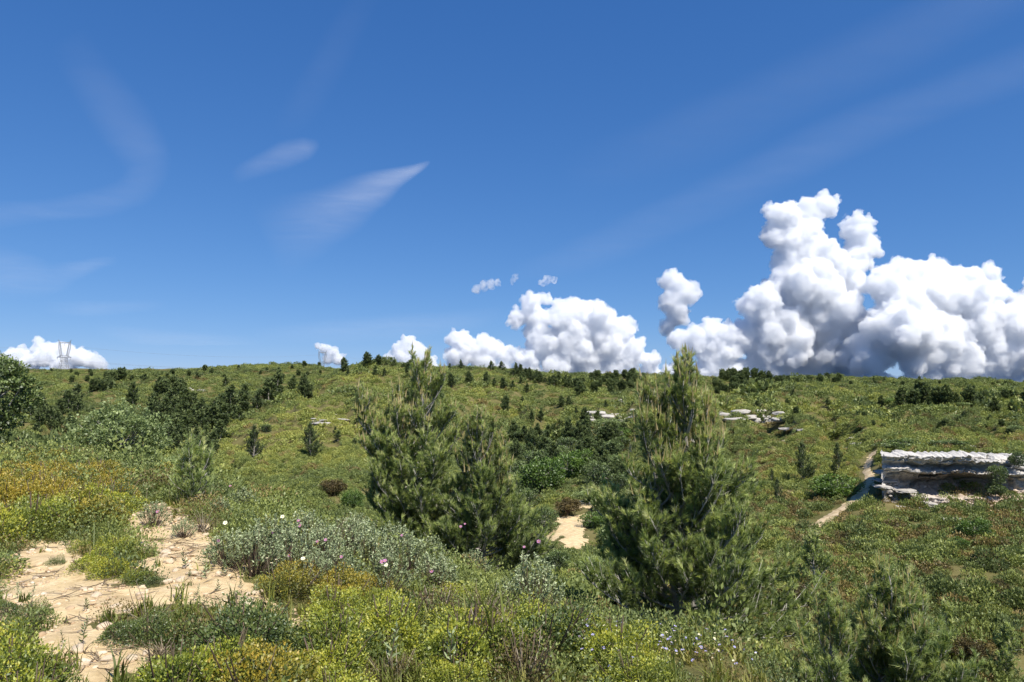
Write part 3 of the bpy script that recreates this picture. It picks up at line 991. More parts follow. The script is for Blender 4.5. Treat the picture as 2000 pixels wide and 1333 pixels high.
M_bark = bark_mat('pine_bark', (.12, .105, .09), (.52, .49, .45))
M_twig = bark_mat('brown_twig', (.05, .035, .025), (.19, .14, .10))
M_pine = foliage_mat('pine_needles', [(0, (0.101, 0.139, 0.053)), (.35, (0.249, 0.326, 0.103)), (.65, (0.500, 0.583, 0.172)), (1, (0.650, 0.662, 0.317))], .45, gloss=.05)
M_pine_young = foliage_mat('young_pine_needles', [(0, (0.142, 0.193, 0.069)), (.35, (0.284, 0.369, 0.123)), (.65, (0.483, 0.570, 0.200)), (1, (0.720, 0.720, 0.323))], .45, gloss=.05)
M_pine_far = foliage_mat('far_pine_needles', [(0, (0.037, 0.057, 0.026)), (.4, (0.098, 0.138, 0.052)), (.7, (0.175, 0.230, 0.080)), (1, (0.275, 0.331, 0.123))], .38, gloss=.03)
M_candle = foliage_mat('spring_shoots', [(0, (.36, .32, .13)), (.5, (.60, .49, .24)), (1, (.70, .58, .32))], .4)
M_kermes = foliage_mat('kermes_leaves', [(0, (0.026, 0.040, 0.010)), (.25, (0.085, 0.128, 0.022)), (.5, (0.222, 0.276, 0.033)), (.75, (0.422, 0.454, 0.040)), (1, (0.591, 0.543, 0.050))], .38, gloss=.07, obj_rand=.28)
M_kermes_dk = foliage_mat('dark_kermes_leaves', [(0, (0.025, 0.042, 0.013)), (.35, (0.071, 0.114, 0.025)), (.65, (0.151, 0.203, 0.043)), (1, (0.316, 0.341, 0.064))], .3, gloss=.08)
M_kermes_gold = foliage_mat('golden_kermes_leaves', [(0, (0.032, 0.038, 0.011)), (.3, (0.110, 0.123, 0.022)), (.55, (0.273, 0.252, 0.031)), (.8, (0.441, 0.358, 0.037)), (1, (0.546, 0.381, 0.044))], .35, gloss=.06, obj_rand=.3)
M_cistus = foliage_mat('cistus_leaves', [(0, (0.088, 0.112, 0.053)), (.35, (0.213, 0.264, 0.125)), (.7, (0.425, 0.495, 0.269)), (1, (0.625, 0.673, 0.425))], .28, gloss=.03)
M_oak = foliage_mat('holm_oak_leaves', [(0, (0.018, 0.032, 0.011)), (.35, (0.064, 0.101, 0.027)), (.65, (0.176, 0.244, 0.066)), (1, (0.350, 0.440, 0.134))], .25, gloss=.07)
M_juniper = foliage_mat('grey_oak_leaves', [(0, (0.044, 0.065, 0.023)), (.35, (0.150, 0.208, 0.072)), (.65, (0.350, 0.436, 0.163)), (1, (0.575, 0.650, 0.286))], .35, gloss=.05)
M_bright = foliage_mat('bright_oak_leaves', [(0, (0.024, 0.049, 0.009)), (.35, (0.081, 0.149, 0.022)), (.65, (0.169, 0.277, 0.041)), (1, (0.297, 0.419, 0.074))], .35, gloss=.06)
M_brown = foliage_mat('brown_scrub_leaves', [(0, (0.029, 0.023, 0.010)), (.4, (0.091, 0.072, 0.026)), (.7, (0.182, 0.137, 0.047)), (1, (0.299, 0.215, 0.078))], .25, gloss=.04)
M_grass = foliage_mat('grass_blades', [(0, (.055, .080, .016)), (.4, (.15, .19, .034)), (.7, (.28, .29, .065)), (1, (.45, .39, .17))], .4, gloss=.04, obj_rand=.3)
M_dry = foliage_mat('dry_stems', [(0, (.12, .085, .055)), (.5, (.26, .20, .13)), (1, (.42, .36, .26))], .2, gloss=.03)
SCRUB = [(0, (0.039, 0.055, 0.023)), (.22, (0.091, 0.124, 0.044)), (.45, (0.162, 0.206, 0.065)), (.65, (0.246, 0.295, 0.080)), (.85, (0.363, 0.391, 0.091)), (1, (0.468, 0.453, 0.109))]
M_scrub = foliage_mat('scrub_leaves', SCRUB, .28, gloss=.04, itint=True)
M_scrub_brown = foliage_mat('rusty_scrub_leaves', [(0, (0.040, 0.036, 0.019)), (.3, (0.123, 0.103, 0.043)), (.6, (0.249, 0.190, 0.067)), (1, (0.436, 0.330, 0.112))], .25, gloss=.04, itint=True)
M_grass_i = foliage_mat('meadow_blades', [(0, (.045, .065, .014)), (.3, (.12, .155, .028)), (.55, (.22, .25, .045)), (.8, (.36, .33, .085)), (1, (.48, .41, .19))], .4, gloss=.03, itint=True)
M_debris_i = foliage_mat('litter', [(0, (.07, .05, .035)), (.5, (.20, .15, .10)), (1, (.40, .33, .25))], .05, gloss=.0, itint=True)


# ------------------------------------------------------------------ scattering of what nobody could count
def scatter(name, templates, P, rot, scl, idx, itint, label=None, kind='stuff'):
    coll = bpy.data.collections.new(name + '_kinds')
    for i, me in enumerate(templates):
        coll.objects.link(bpy.data.objects.new('%s_kind_%02d' % (name, i), me))
    me = bpy.data.meshes.new(name)
    me.vertices.add(len(P)); me.vertices.foreach_set('co', np.ascontiguousarray(P, np.float32).ravel())
    for nm, ty, arr, key in (('rot', 'FLOAT_VECTOR', rot, 'vector'), ('scl', 'FLOAT_VECTOR', scl, 'vector'), ('idx', 'INT', idx, 'value'), ('itint', 'FLOAT', itint, 'value')):
        a = me.attributes.new(nm, ty, 'POINT')
        a.data.foreach_set(key, np.ascontiguousarray(arr, np.int32 if ty == 'INT' else np.float32).ravel())
    o = obj(name, me)
    tag(o, label, None, None, kind)
    ng = bpy.data.node_groups.new(name + '_nodes', 'GeometryNodeTree')
    ng.interface.new_socket('Geometry', in_out='INPUT', socket_type='NodeSocketGeometry')
    ng.interface.new_socket('Geometry', in_out='OUTPUT', socket_type='NodeSocketGeometry')
    gi, go = ng.nodes.new('NodeGroupInput'), ng.nodes.new('NodeGroupOutput')
    ip = ng.nodes.new('GeometryNodeInstanceOnPoints')
    ci = ng.nodes.new('GeometryNodeCollectionInfo')
    ci.inputs['Collection'].default_value = coll
    ci.inputs['Separate Children'].default_value = True
    ci.inputs['Reset Children'].default_value = True
    ip.inputs['Pick Instance'].default_value = True

    def named(nm, ty):
        nd = ng.nodes.new('GeometryNodeInputNamedAttribute')
        nd.data_type = ty
        nd.inputs['Name'].default_value = nm
        return nd.outputs['Attribute']
    L = ng.links.new
    L(gi.outputs[0], ip.inputs['Points']); L(ci.outputs[0], ip.inputs['Instance'])
    L(named('idx', 'INT'), ip.inputs['Instance Index'])
    e2r = ng.nodes.new('FunctionNodeEulerToRotation')
    L(named('rot', 'FLOAT_VECTOR'), e2r.inputs[0]); L(e2r.outputs[0], ip.inputs['Rotation'])
    L(named('scl', 'FLOAT_VECTOR'), ip.inputs['Scale'])
    L(ip.outputs[0], go.inputs[0])
    md = o.modifiers.new('scatter', 'NODES')
    md.node_group = ng
    return o


def scatter_mesh_bush(n, leaf, seed, mat, top=.7, aspect=.6, lump=.3, k=7):
    r = np.random.default_rng(seed)
    P, d, q = dome_points(n, r, lump, k=k, top=top)
    D = unit(d + r.normal(0, .8, d.shape) + [0, 0, .35])
    ln = leaf * r.uniform(.65, 1.35, n)
    V, Fc = leaf_quads(P, D, ln, ln * aspect, r)
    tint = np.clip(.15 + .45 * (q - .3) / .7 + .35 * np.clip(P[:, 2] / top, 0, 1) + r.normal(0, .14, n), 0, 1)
    return mesh_np('scrub_clump', V, Fc, [mat], tint)


def sector_points(r0, r1, n, r, half=0.78):
    rr = np.sqrt(r.uniform(r0 * r0, r1 * r1, n))
    a = r.uniform(-half, half, n)
    return rr * np.sin(a), rr * np.cos(a)
# ------------------------------------------------------------------ garrigue scrub on the slopes
r = np.random.default_rng(11)
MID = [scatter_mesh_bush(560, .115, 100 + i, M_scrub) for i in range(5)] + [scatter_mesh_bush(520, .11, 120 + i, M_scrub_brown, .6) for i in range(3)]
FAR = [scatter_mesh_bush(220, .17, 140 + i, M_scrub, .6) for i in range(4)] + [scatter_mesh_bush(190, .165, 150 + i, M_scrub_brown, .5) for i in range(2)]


def scrub_field(name, r0, r1, n, size, templates, n_green, brown, label):
    x, y = sector_points(r0, r1, n, r)
    keep = (sand_mask(x, y) < .5) & (line_dist(x, y, PATH_XY) > 1.0)
    for (cx, cy, cr) in CLEARINGS:
        keep &= np.hypot(x - cx, y - cy) > cr
    pt = patch(x, y)
    gap = fbm(x / 3.1 + 9, y / 3.1, 2)
    keep &= (gap > (-.52 if r0 > 100 else -.62))
    x, y, pt = x[keep], y[keep], pt[keep]
    m = len(x)
    u, v = project(np.stack([x, y, height(x, y)], -1))
    s = size * r.lognormal(0, .42 if r0 < 100 else .33, m)
    big = (r.random(m) < .035 * (1 + 1.5 * fbm(x / 30 + 7, y / 30, 2)))      # taller single shrubs stand out of the carpet
    s = np.where(big, s * 1.9, s)
    if r0 < 100:
        s = np.minimum(s, 1.0)
    near_path = line_dist(x, y, PATH_XY)
    for tp in TRACK_XY:
        near_path = np.minimum(near_path, line_dist(x, y, tp + tp[:1]))
    s = s * np.clip((near_path - .1) / 1.7, .30, 1)          # trodden low beside the paths
    z = height(x, y) - .08 * s
    bz = np.clip(brown(u, v) + (.35 if r0 < 60 else .13) * fbm(x / 11 - 4, y / 11, 3), 0, 1)
    isb = r.random(m) < bz
    idx = np.where(isb, r.integers(n_green, len(templates), m), r.integers(0, n_green, m))
    it = np.clip((.18 + .50 * pt if r0 < 60 else .14 + .66 * pt) + r.normal(0, .20 if r0 < 60 else (.13 if r0 < 100 else .08), m) + .14 * fbm(x / 60, y / 60, 2) + tone(x, y) - .30 * big, 0, 1)
    scl = np.stack([s * r.uniform(.8, 1.25, m), s * r.uniform(.8, 1.25, m), s * r.uniform(.6, 1.25, m) * (1.45 if r0 < 100 else 1.15)], -1)
    rot = np.stack([r.normal(0, .12, m), r.normal(0, .12, m), r.uniform(0, 6.28, m)], -1)
    return scatter(name, templates, np.stack([x, y, z], -1), rot, scl, idx, it, label)


# stands of fresher or darker growth, where they lie on the hills
TONES = []
for (tu, tv, tr0, tdel) in [(530, 850, 14, .30), (600, 800, 16, .28), (640, 760, 16, .22), (640, 900, 9, .30), (560, 915, 8, .22), (720, 740, 22, .12), (690, 830, 14, .15), (420, 800, 25, -.2), (120, 790, 25, -.12), (300, 745, 40, .05),
                            (1060, 780, 24, .08), (1050, 860, 14, -.12), (1150, 800, 18, .02), (1500, 800, 25, .10), (1700, 800, 30, .08), (1850, 780, 40, .05), (1750, 860, 10, .12), (1620, 900, 9, .15), (1560, 1000, 8, -.02), (1850, 1150, 6, -.04), (1950, 1000, 6, -.18), (1350, 770, 40, .05)]:
    tg = ground_at(tu, tv, 30)
    TONES.append((tg[0], tg[1], tr0, tdel))


def tone(x, y):
    return sum(d * np.exp(-((x - a) ** 2 + (y - b) ** 2) / (2 * s * s)) for a, b, s, d in TONES)


CLEARINGS = [((uu - 1000) / F * 58.6, 58.6, 1.15) for uu in range(1722, 1930, 24)]
for (cu, cv, cr) in [(1715, 985, .6), (1000, 1130, .3)]:
    g = ground_at(cu, cv)
    CLEARINGS.append((g[0], g[1], cr))


def brown_near(u, v):
    return np.where((u > 1450) & (v > 950), .30, np.where(u > 1300, .16, .06))


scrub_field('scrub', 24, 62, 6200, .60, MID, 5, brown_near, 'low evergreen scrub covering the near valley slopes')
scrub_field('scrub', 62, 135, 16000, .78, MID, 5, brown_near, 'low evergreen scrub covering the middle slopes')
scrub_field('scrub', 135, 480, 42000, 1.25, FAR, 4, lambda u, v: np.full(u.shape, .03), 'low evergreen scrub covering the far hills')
# ------------------------------------------------------------------ limestone
def stone_mat(name, warm=False):
    t = NT(name)
    pos = t.n('ShaderNodeTexCoord').outputs['Object']
    n1 = t.noise(.9, 7, .62, pos)
    n2 = t.noise(6.0, 6, .65, pos)
    mp = t.n('ShaderNodeMapping'); t.l(pos, mp.inputs[0]); mp.inputs['Scale'].default_value = (.35, .35, 3.2)
    n3 = t.noise(1.6, 6, .65, mp.outputs[0])
    f = t.math('ADD', t.math('MULTIPLY', n1, .35), t.math('ADD', t.math('MULTIPLY', n2, .3), t.math('MULTIPLY', n3, .35)))
    c = t.ramp(f, [(.30, (.13, .12, .105)), (.42, (.32, .30, .265)), (.52, (.47, .44, .40)), (.68, (.60, .565, .51))] if not warm else [(.30, (.15, .14, .13)), (.42, (.40, .38, .355)), (.52, (.53, .505, .47)), (.68, (.65, .62, .57))])
    if warm:
        w = t.attr('warm').outputs['Fac']
        wf = t.math('MULTIPLY', w, t.ramp(n1, [(.25, .45), (.55, 1.0)]))
        c = t.mix(wf, c, t.ramp(n2, [(.3, (.46, .31, .21)), (.65, (.70, .55, .41))]))
        dk = t.attr('hollow_dark').outputs['Fac']
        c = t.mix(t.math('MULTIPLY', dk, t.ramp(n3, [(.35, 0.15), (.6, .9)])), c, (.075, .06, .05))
    h = t.math('ADD', t.math('MULTIPLY', n3, .8), t.math('MULTIPLY', n2, .5))
    return t.principled(c, .95, t.bump(h, .9, .12), .12)


M_rock = stone_mat('limestone')
M_cliff = stone_mat('cliff_limestone', True)


def rock_mesh(seed, sx, sy, sz, sub=2, cut=.55):
    """angular block: an ico-sphere cut by random planes and roughened"""
    r = np.random.default_rng(seed)
    v, f = (ICO1, ICO2, ICO3)[sub - 1] if sub <= 3 else ICO3
    v = v / (np.abs(v) ** 5).sum(1, keepdims=True) ** .2      # nearly a block
    for _ in range(11):
        nrm = unit(r.normal(size=3) * [1, 1, .8])
        d = v @ nrm
        lim = r.uniform(cut + .25, cut + .65)
        v = v - np.where(d > lim, d - lim, 0)[:, None] * nrm * .92
    v = v + .07 * r.normal(size=v.shape) * [1, 1, .6]
    v = v + .03 * np.sin(v[:, [1, 2, 0]] * 7 + r.uniform(0, 6, 3))
    return mesh_np('rock', v * [sx, sy, sz], f, [M_rock])


ROCK_MESHES = [rock_mesh(300 + i, 1, 1, 1, 3) for i in range(6)]


def outcrop(label, u0, u1, v0, v1, rows, seed, thick=.9, lift=.25):
    """a band of bedded limestone slabs along the slope between photograph columns u0..u1; every slab is a piece of it"""
    r = np.random.default_rng(seed)
    c = ground_at((u0 + u1) / 2, (v0 + v1) / 2)
    S = c[1] / F
    root = empty('limestone_outcrop', c)
    tag(root, label, 'rock outcrop', 'limestone outcrops on the hillsides')
    wpx = u1 - u0
    for j in range(rows):
        u = u0 + r.uniform(0, wpx * .12)
        while u < u1:
            w = r.lognormal(-1.75, .55) * min(wpx, 70) + 3.5
            vv = v0 + (v1 - v0) * (u - u0) / wpx + (j - (rows - 1) / 2) * r.uniform(4, 7) + r.normal(0, 1.2)
            g = ground_at(u + w / 2, vv)
            if abs(g[1] - c[1]) < .35 * c[1] and r.random() < .88:
                o = obj('rock_slab', ROCK_MESHES[r.integers(6)], root)
                o.location = Vector((g[0] - c[0], g[1] - c[1], g[2] - c[2] + lift * r.uniform(-1.2, .6)))
                o.scale = (w * S * .85, w * S * r.uniform(.4, .7), thick * r.uniform(.30, .70) * S / .1)
                o.rotation_euler = (r.normal(0, .12), r.normal(0, .05), r.normal(0, .18))
            u += w * r.uniform(.75, 1.15)
    return root


outcrop('bedded pale limestone band on the slope left of the tall bushy pine', 1148, 1232, 819, 822, 3, 1, .95, .5)
outcrop('small pale ledge just above the limestone band beside the tall pine', 1220, 1246, 800, 804, 1, 2, .6)
outcrop('broken limestone ledge touching the right side of the tall pine', 1405, 1472, 815, 812, 3, 3, .9, .4)
outcrop('cracked limestone ledge with grey blocks ending at a dark bush', 1466, 1522, 816, 822, 3, 4, .95, .4)
outcrop('thin pale rock strip at the end of the cracked limestone ledges', 1525, 1560, 816, 814, 1, 5, .5)
outcrop('flat tapering limestone slab by itself on the slope above the footpath', 1528, 1580, 842, 836, 2, 6, .55)
outcrop('low stony shelf below the tapering slab', 1500, 1545, 862, 860, 2, 7, .5)
outcrop('scattered stones above the two dark pines near the footpath', 1622, 1672, 876, 868, 3, 8, .4)
outcrop('white stony scar curving down the yellow-green spur', 606, 668, 835, 800, 2, 9, .35)
outcrop('lowest white stones of the scar on the yellow-green spur', 602, 630, 832, 826, 2, 10, .35)
outcrop('flat white rock shelf behind the cliff top, longest of the upper shelves', 1876, 1965, 868, 872, 2, 11, .5, .2)
outcrop('rock shelf at the frame edge above the cliff', 1975, 2030, 860, 864, 2, 12, .6, .2)
outcrop('bare stones in the scrub below the cliff at the frame edge', 1930, 2010, 1024, 1030, 2, 13, .25, .1)
outcrop('pale boulders beside a bright green bush below the cliff', 1840, 1870, 1016, 1030, 2, 14, .2, .1)
outcrop('small rock step on the far slope under the ridge pines', 1208, 1216, 786, 788, 1, 15, .8)

# ruined drystone wall far across the valley
c = ground_at(385, 766)
S = c[1] / F
ruin = tag(empty('ruined_wall', c), 'small ruined white stone wall on the far left hillside', 'ruin')
for i, (du, h, w) in enumerate([(-15, 8, 6), (-9, 5, 7), (-2, 4, 7), (5, 5, 6), (12, 4, 7)]):
    o = obj('stone_block', ROCK_MESHES[i % 6], ruin)
    o.location = (du * S, r.normal(0, .3), h * S * .3)
    o.scale = (w * S * .6, .8, h * S * .62)

# the cliff: a curved bedded face with an overhang, built as a sheet folded round a solid block
def build_cliff():
    # corner points on the ground from the photograph: left corner, middle, right end
    a = ground_at(1712, 1000, ymin=30)[:2]
    Yc = 61.0
    L = 11.6
    S = Yc / F
    ns, nh = 330, 170
    s = np.linspace(-.16, 1.12, ns)          # along the face; s < 0 wraps round the left corner
    h = np.linspace(-.12, 1, nh)
    Sg, Hg = np.meshgrid(s, h)
    x0 = (1716 - 1000) / F * Yc
    dirx, diry = math.cos(math.radians(-6)), math.sin(math.radians(-6))
    # base line: left corner bends away from the viewer
    bend = np.clip(-Sg, 0, 1)
    bx = x0 + L * (np.clip(Sg, 0, 2) * dirx) + bend * 26 * .56
    by = Yc + L * (np.clip(Sg, 0, 2) * diry) + bend * 26
    # foot and crest heights, measured from rows of the photograph
    foot = np.interp(Sg, [-.2, 0, .12, .3, .45, .6, .75, .9, 1.12], [988, 992, 994, 1000, 998, 990, 984, 980, 980])
    crest = 3.5 * noise2(Sg * 9, Sg * 0 + 2.5) + 2 * noise2(Sg * 31, Sg * 0 + 7.5) + np.interp(Sg, [-.2, 0, .1, .3, .6, .8, .95, 1.12], [886, 884, 883, 882, 883, 884, 888, 897])
    zf = EYE + (VH - foot) / F * Yc
    zc = EYE + (VH - crest) / F * Yc
    z = zf + (zc - zf) * np.clip(Hg, 0, 1) + np.minimum(Hg, 0) * 6
    # depth of the face: + is out towards the viewer
    def g(x, c, w):
        return np.exp(-((x - c) / w) ** 2)
    beds = .30 * noise2(Sg * 2.2 + 3, Hg * 11) + .16 * noise2(Sg * 5 + 8, Hg * 24) + .10 * noise2(Sg * 40, Hg * 20) + .05 * noise2(Sg * 90, Hg * 55)
    # sharp bedding steps
    edges_ = Hg * 4.6 + 1.3 * noise2(Sg * 2.2, Hg * 3 + 4) + .35 * noise2(Sg * 12, Hg * 6)
    stepz = (edges_ - np.floor(edges_))
    beds += .34 * (stepz - .5)
    # joints: every bed is broken into blocks that stand a little in or out
    bi = np.floor(edges_)
    cell = Sg * 8 + 3.7 * bi + 1.1 * noise2(Sg * 6 + bi * 1.7, Hg * 3) + .3 * noise2(Sg * 25, Hg * 16)
    ci = np.floor(cell)
    hsh = np.abs(np.sin(ci * 12.9898 + bi * 78.233) * 43758.5453) % 1.0
    beds += .42 * (hsh - .5) - .30 * np.clip(1 - np.minimum(cell - ci, 1 - (cell - ci)) / .045, 0, 1)
    beds -= .35 * np.clip(1 - np.minimum(stepz, 1 - stepz) / .07, 0, 1)
    hollow = -3.2 * np.clip(1 - np.abs(Hg - (.50 - .12 * Sg)) / (.19 + .02 * Sg), 0, 1) ** .38 * np.clip(g(Sg, .50, .38) * 1.25, 0, 1)
    hollow += -1.1 * np.clip(1 - np.abs(Hg - (.80 - .10 * Sg)) / .055, 0, 1) ** .6 * g(Sg, .48, .42)
    hollow += -.9 * np.clip(1 - np.abs(Hg - .22) / .10, 0, 1) ** .6 * g(Sg, .09, .13)
    cave = -2.2 * np.clip(1 - np.hypot((Sg - .405) / .020, (Hg - .10) / .075), 0, 1) ** .4
    apron = 1.15 * np.clip(1 - Hg / .42, 0, 1) ** 1.3 * (.35 + .8 * g(Sg, .55, .3)) + 1.0 * g(Sg, .27, .10) * np.clip(1 - Hg / .14, 0, 1)
    brow = .5 * np.clip((Hg - .82) / .18, 0, 1) - 1.5 * np.clip((Hg - .93) / .07, 0, 1) ** 2
    batter = -1.6 * np.clip((Hg - .62) / .38, 0, 1) * np.clip((Sg - .55) / .4, 0, 1)
    out = beds + hollow + cave + apron + brow + batter
    nx, ny = math.sin(math.radians(-6)), -math.cos(math.radians(-6))
    wrap = np.clip(Sg / .05, 0, 1)
    X = bx + out * nx * wrap - beds * .5 * (1 - wrap)
    Y = by + out * ny * (.25 + .75 * wrap)
    Z = z + .12 * noise2(Sg * 30, Hg * 8)
    V = np.stack([X, Y, Z], -1)
    # top and back so that the block is closed
    back = V[-1].copy(); dyb = np.maximum(back[:, 1] + 4, 65.5) - back[:, 1]; back[:, 1] += dyb; back[:, 0] += .56 * dyb; back[:, 2] -= .9
    back2 = back.copy(); back2[:, 2] -= 9
    V = np.concatenate([V.reshape(-1, 3), back, back2])
    i = np.arange(nh + 1)[:, None] * ns; j = np.arange(ns - 1)[None]
    Fq = np.stack([i + j, i + j + 1, i + ns + j + 1, i + ns + j], -1).reshape(-1, 4)
    me = mesh_np('cliff_face', V, Fq, [M_cliff], smooth=False)
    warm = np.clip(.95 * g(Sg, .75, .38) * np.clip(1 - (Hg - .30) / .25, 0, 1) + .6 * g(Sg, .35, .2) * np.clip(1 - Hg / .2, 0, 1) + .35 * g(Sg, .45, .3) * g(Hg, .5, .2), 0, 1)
    hollow_dark = np.clip(g(Sg, .42, .25) * g(Hg, .56, .17) * 1.0 + .8 * g(Sg, .04, .05) * g(Hg, .18, .16), 0, 1)  # darkens the rock colour in the hollow and the low left recess
    for nm, arr in (('warm', warm), ('hollow_dark', hollow_dark)):
        at = me.attributes.new(nm, 'FLOAT', 'POINT')
        at.data.foreach_set('value', np.concatenate([arr.ravel(), np.zeros(2 * ns)]).astype(np.float32))
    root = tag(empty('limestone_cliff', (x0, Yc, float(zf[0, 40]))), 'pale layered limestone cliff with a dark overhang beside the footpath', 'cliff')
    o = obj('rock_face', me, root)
    o.matrix_parent_inverse = Matrix.Translation(-Vector(root.location))
    # loose slabs at the foot and on the brow
    for k, (uu, vv, w, hh, ry) in enumerate([(1752, 992, 24, 8, .1), (1790, 996, 26, 8, -.05), (1812, 985, 20, 8, .15), (1735, 955, 24, 6, .05), (1780, 962, 30, 5, -.03), (1950, 905, 40, 9, .05), (1985, 945, 22, 20, .1), (1740, 925, 34, 6, 0), (1736, 942, 30, 6, .04)]):
        d = ray_dir(uu, vv); Y_ = Yc - .9 + (1.2 if k > 4 else 0)
        q = obj('rock_slab', ROCK_MESHES[k % 6], root)
        q.location = Vector((d[0] * Y_, Y_ + (.9 if k in (3, 4, 7, 8) else 0), EYE + d[2] * Y_)) - Vector(root.location)
        q.scale = (w * S * .6, .9, hh * S * .62)
        q.rotation_euler = (0, ry, r.normal(0, .2))
    return root


build_cliff()
# ------------------------------------------------------------------ trees
PM, PMY, PMF = (M_bark, M_pine, M_candle), (M_bark, M_pine_young, M_candle), (M_bark, M_pine_far, M_candle)


def tree_from(meshes, name, part_names, loc, label, cat, group=None, rz=0.0, s=(1, 1, 1)):
    root = empty(name, loc, rz)
    root.scale = s
    tag(root, label, cat, group)
    for nm, me in zip(part_names, meshes):
        if me is not None:
            p_ = obj(nm, me, root)
            if nm == 'spring_shoots':
                p_['kind'] = 'stuff'
    return root


PN = ('trunk', 'crown', 'spring_shoots')
BN = ('stems', 'foliage')


def foot(u, v, ymin=2.5):
    g = ground_at(u, v, ymin)
    return Vector((float(g[0]), float(g[1]), float(g[2])))


def at_depth(u, Y):
    x = (u - 1000) / F * Y
    return Vector((x, Y, float(height(x, Y))))


# the two big foreground pines (the left one with a slimmer companion)
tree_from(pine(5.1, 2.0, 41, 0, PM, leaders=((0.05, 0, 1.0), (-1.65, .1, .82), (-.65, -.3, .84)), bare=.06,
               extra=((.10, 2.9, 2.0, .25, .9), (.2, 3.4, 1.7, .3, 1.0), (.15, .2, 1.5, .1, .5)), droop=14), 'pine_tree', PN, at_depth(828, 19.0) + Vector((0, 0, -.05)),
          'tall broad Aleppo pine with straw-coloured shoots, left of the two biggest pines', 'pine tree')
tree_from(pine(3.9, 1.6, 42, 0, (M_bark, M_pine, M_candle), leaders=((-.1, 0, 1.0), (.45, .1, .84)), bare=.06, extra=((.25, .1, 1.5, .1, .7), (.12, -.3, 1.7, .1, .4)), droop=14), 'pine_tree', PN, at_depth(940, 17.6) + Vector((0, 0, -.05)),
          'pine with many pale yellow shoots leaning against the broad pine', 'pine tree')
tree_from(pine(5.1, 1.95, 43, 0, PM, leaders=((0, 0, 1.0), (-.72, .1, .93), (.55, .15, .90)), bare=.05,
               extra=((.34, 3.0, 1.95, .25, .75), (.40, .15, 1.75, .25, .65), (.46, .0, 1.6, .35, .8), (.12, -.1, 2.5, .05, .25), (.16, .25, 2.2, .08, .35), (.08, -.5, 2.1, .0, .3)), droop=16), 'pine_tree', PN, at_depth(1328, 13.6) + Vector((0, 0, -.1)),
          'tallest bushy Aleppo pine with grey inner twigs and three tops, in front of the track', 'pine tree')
# young pines in front on the slope
tree_from(pine(2.75, 1.3, 44, 0, PMY, leaders=((0, 0, 1.0), (.35, .1, .86), (-.4, 0, .8)), bare=.05), 'young_pine', PN, at_depth(1728, 11.3), 'light green young pine with upright pale shoots at the bottom of the slope', 'pine tree')
tree_from(pine(1.55, .72, 45, 0, PMY, bare=.04), 'young_pine', PN, at_depth(1604, 9.6), 'small young pine sprouting between the meadow edge and the light green pine', 'pine tree')
tree_from(pine(1.9, 1.0, 46, 1, PM, bare=.05, candle=False), 'young_pine', PN, foot(1972, 1330), 'dull green young pine cut by the lower frame edge', 'pine tree')
tree_from(pine(1.9, .85, 47, 1, PM, bare=.05, candle=False), 'young_pine', PN, foot(1850, 1276), 'dark slim young pine with a shaded foot beside a rusty bush', 'pine tree')
tree_from(pine(2.7, 1.25, 48, 1, PM, bare=.06, candle=False), 'young_pine', PN, foot(1592, 1157), 'dark pine on the scrub slope right under the footpath end', 'pine tree')
tree_from(pine(.80, .34, 49, 0, PMY, leaders=((0, 0, 1.0), (.22, .05, .86), (-.2, 0, .62)), bare=.03, candle=False), 'young_pine', PN, foot(376, 988), 'feathery young pine at the top end of the sandy path', 'pine tree')
tree_from(pine(.5, .3, 50, 0, PMY, bare=.03, candle=False), 'young_pine', PN, foot(528, 948), 'low straw-tipped pine seedling behind the grey-green rockrose', 'pine tree')
# a leafless pine limb and a pale dead tuft
# mid-distance pines, each its own tree
MIDP = [pine(4.0, 1.35, 60 + i, 1, PMF, bare=.06, candle=False) for i in range(3)]
MIDR = [pine(3.4, 1.45, 66 + i, 2, PMF, bare=.08, candle=False, leaders=((0, 0, 1.0), (.5, .2, .85))) for i in range(3)]
FARP = [pine(4.0, 1.6, 70 + i, 3, PMF, bare=.08, candle=False) for i in range(4)]
FARR = [pine(3.4, 1.6, 76 + i, 3, PMF, bare=.10, candle=False, leaders=((0, 0, 1.0), (.8, .2, .9), (-.7, 0, .85)), prof=lambda x: .55 + .55 * math.sin(min(1, x * 1.15) * 3.0) ** .8) for i in range(4)]
tr_r = np.random.default_rng(5)


def place_pine(u, v, hpx, pool, base_h, label, group, wide=1.0, hide=0.0):
    p = foot(u, v, 30.0)
    s = hpx * p.y / F / base_h
    rd = pool is FARR
    return tree_from(pool[tr_r.integers(len(pool))][:2], 'evergreen_tree' if rd else 'pine_tree', PN[:2], p - Vector((0, 0, hide)), label, 'tree' if rd else 'pine tree', group, tr_r.uniform(0, 6.28), (s * wide, s * wide, s))


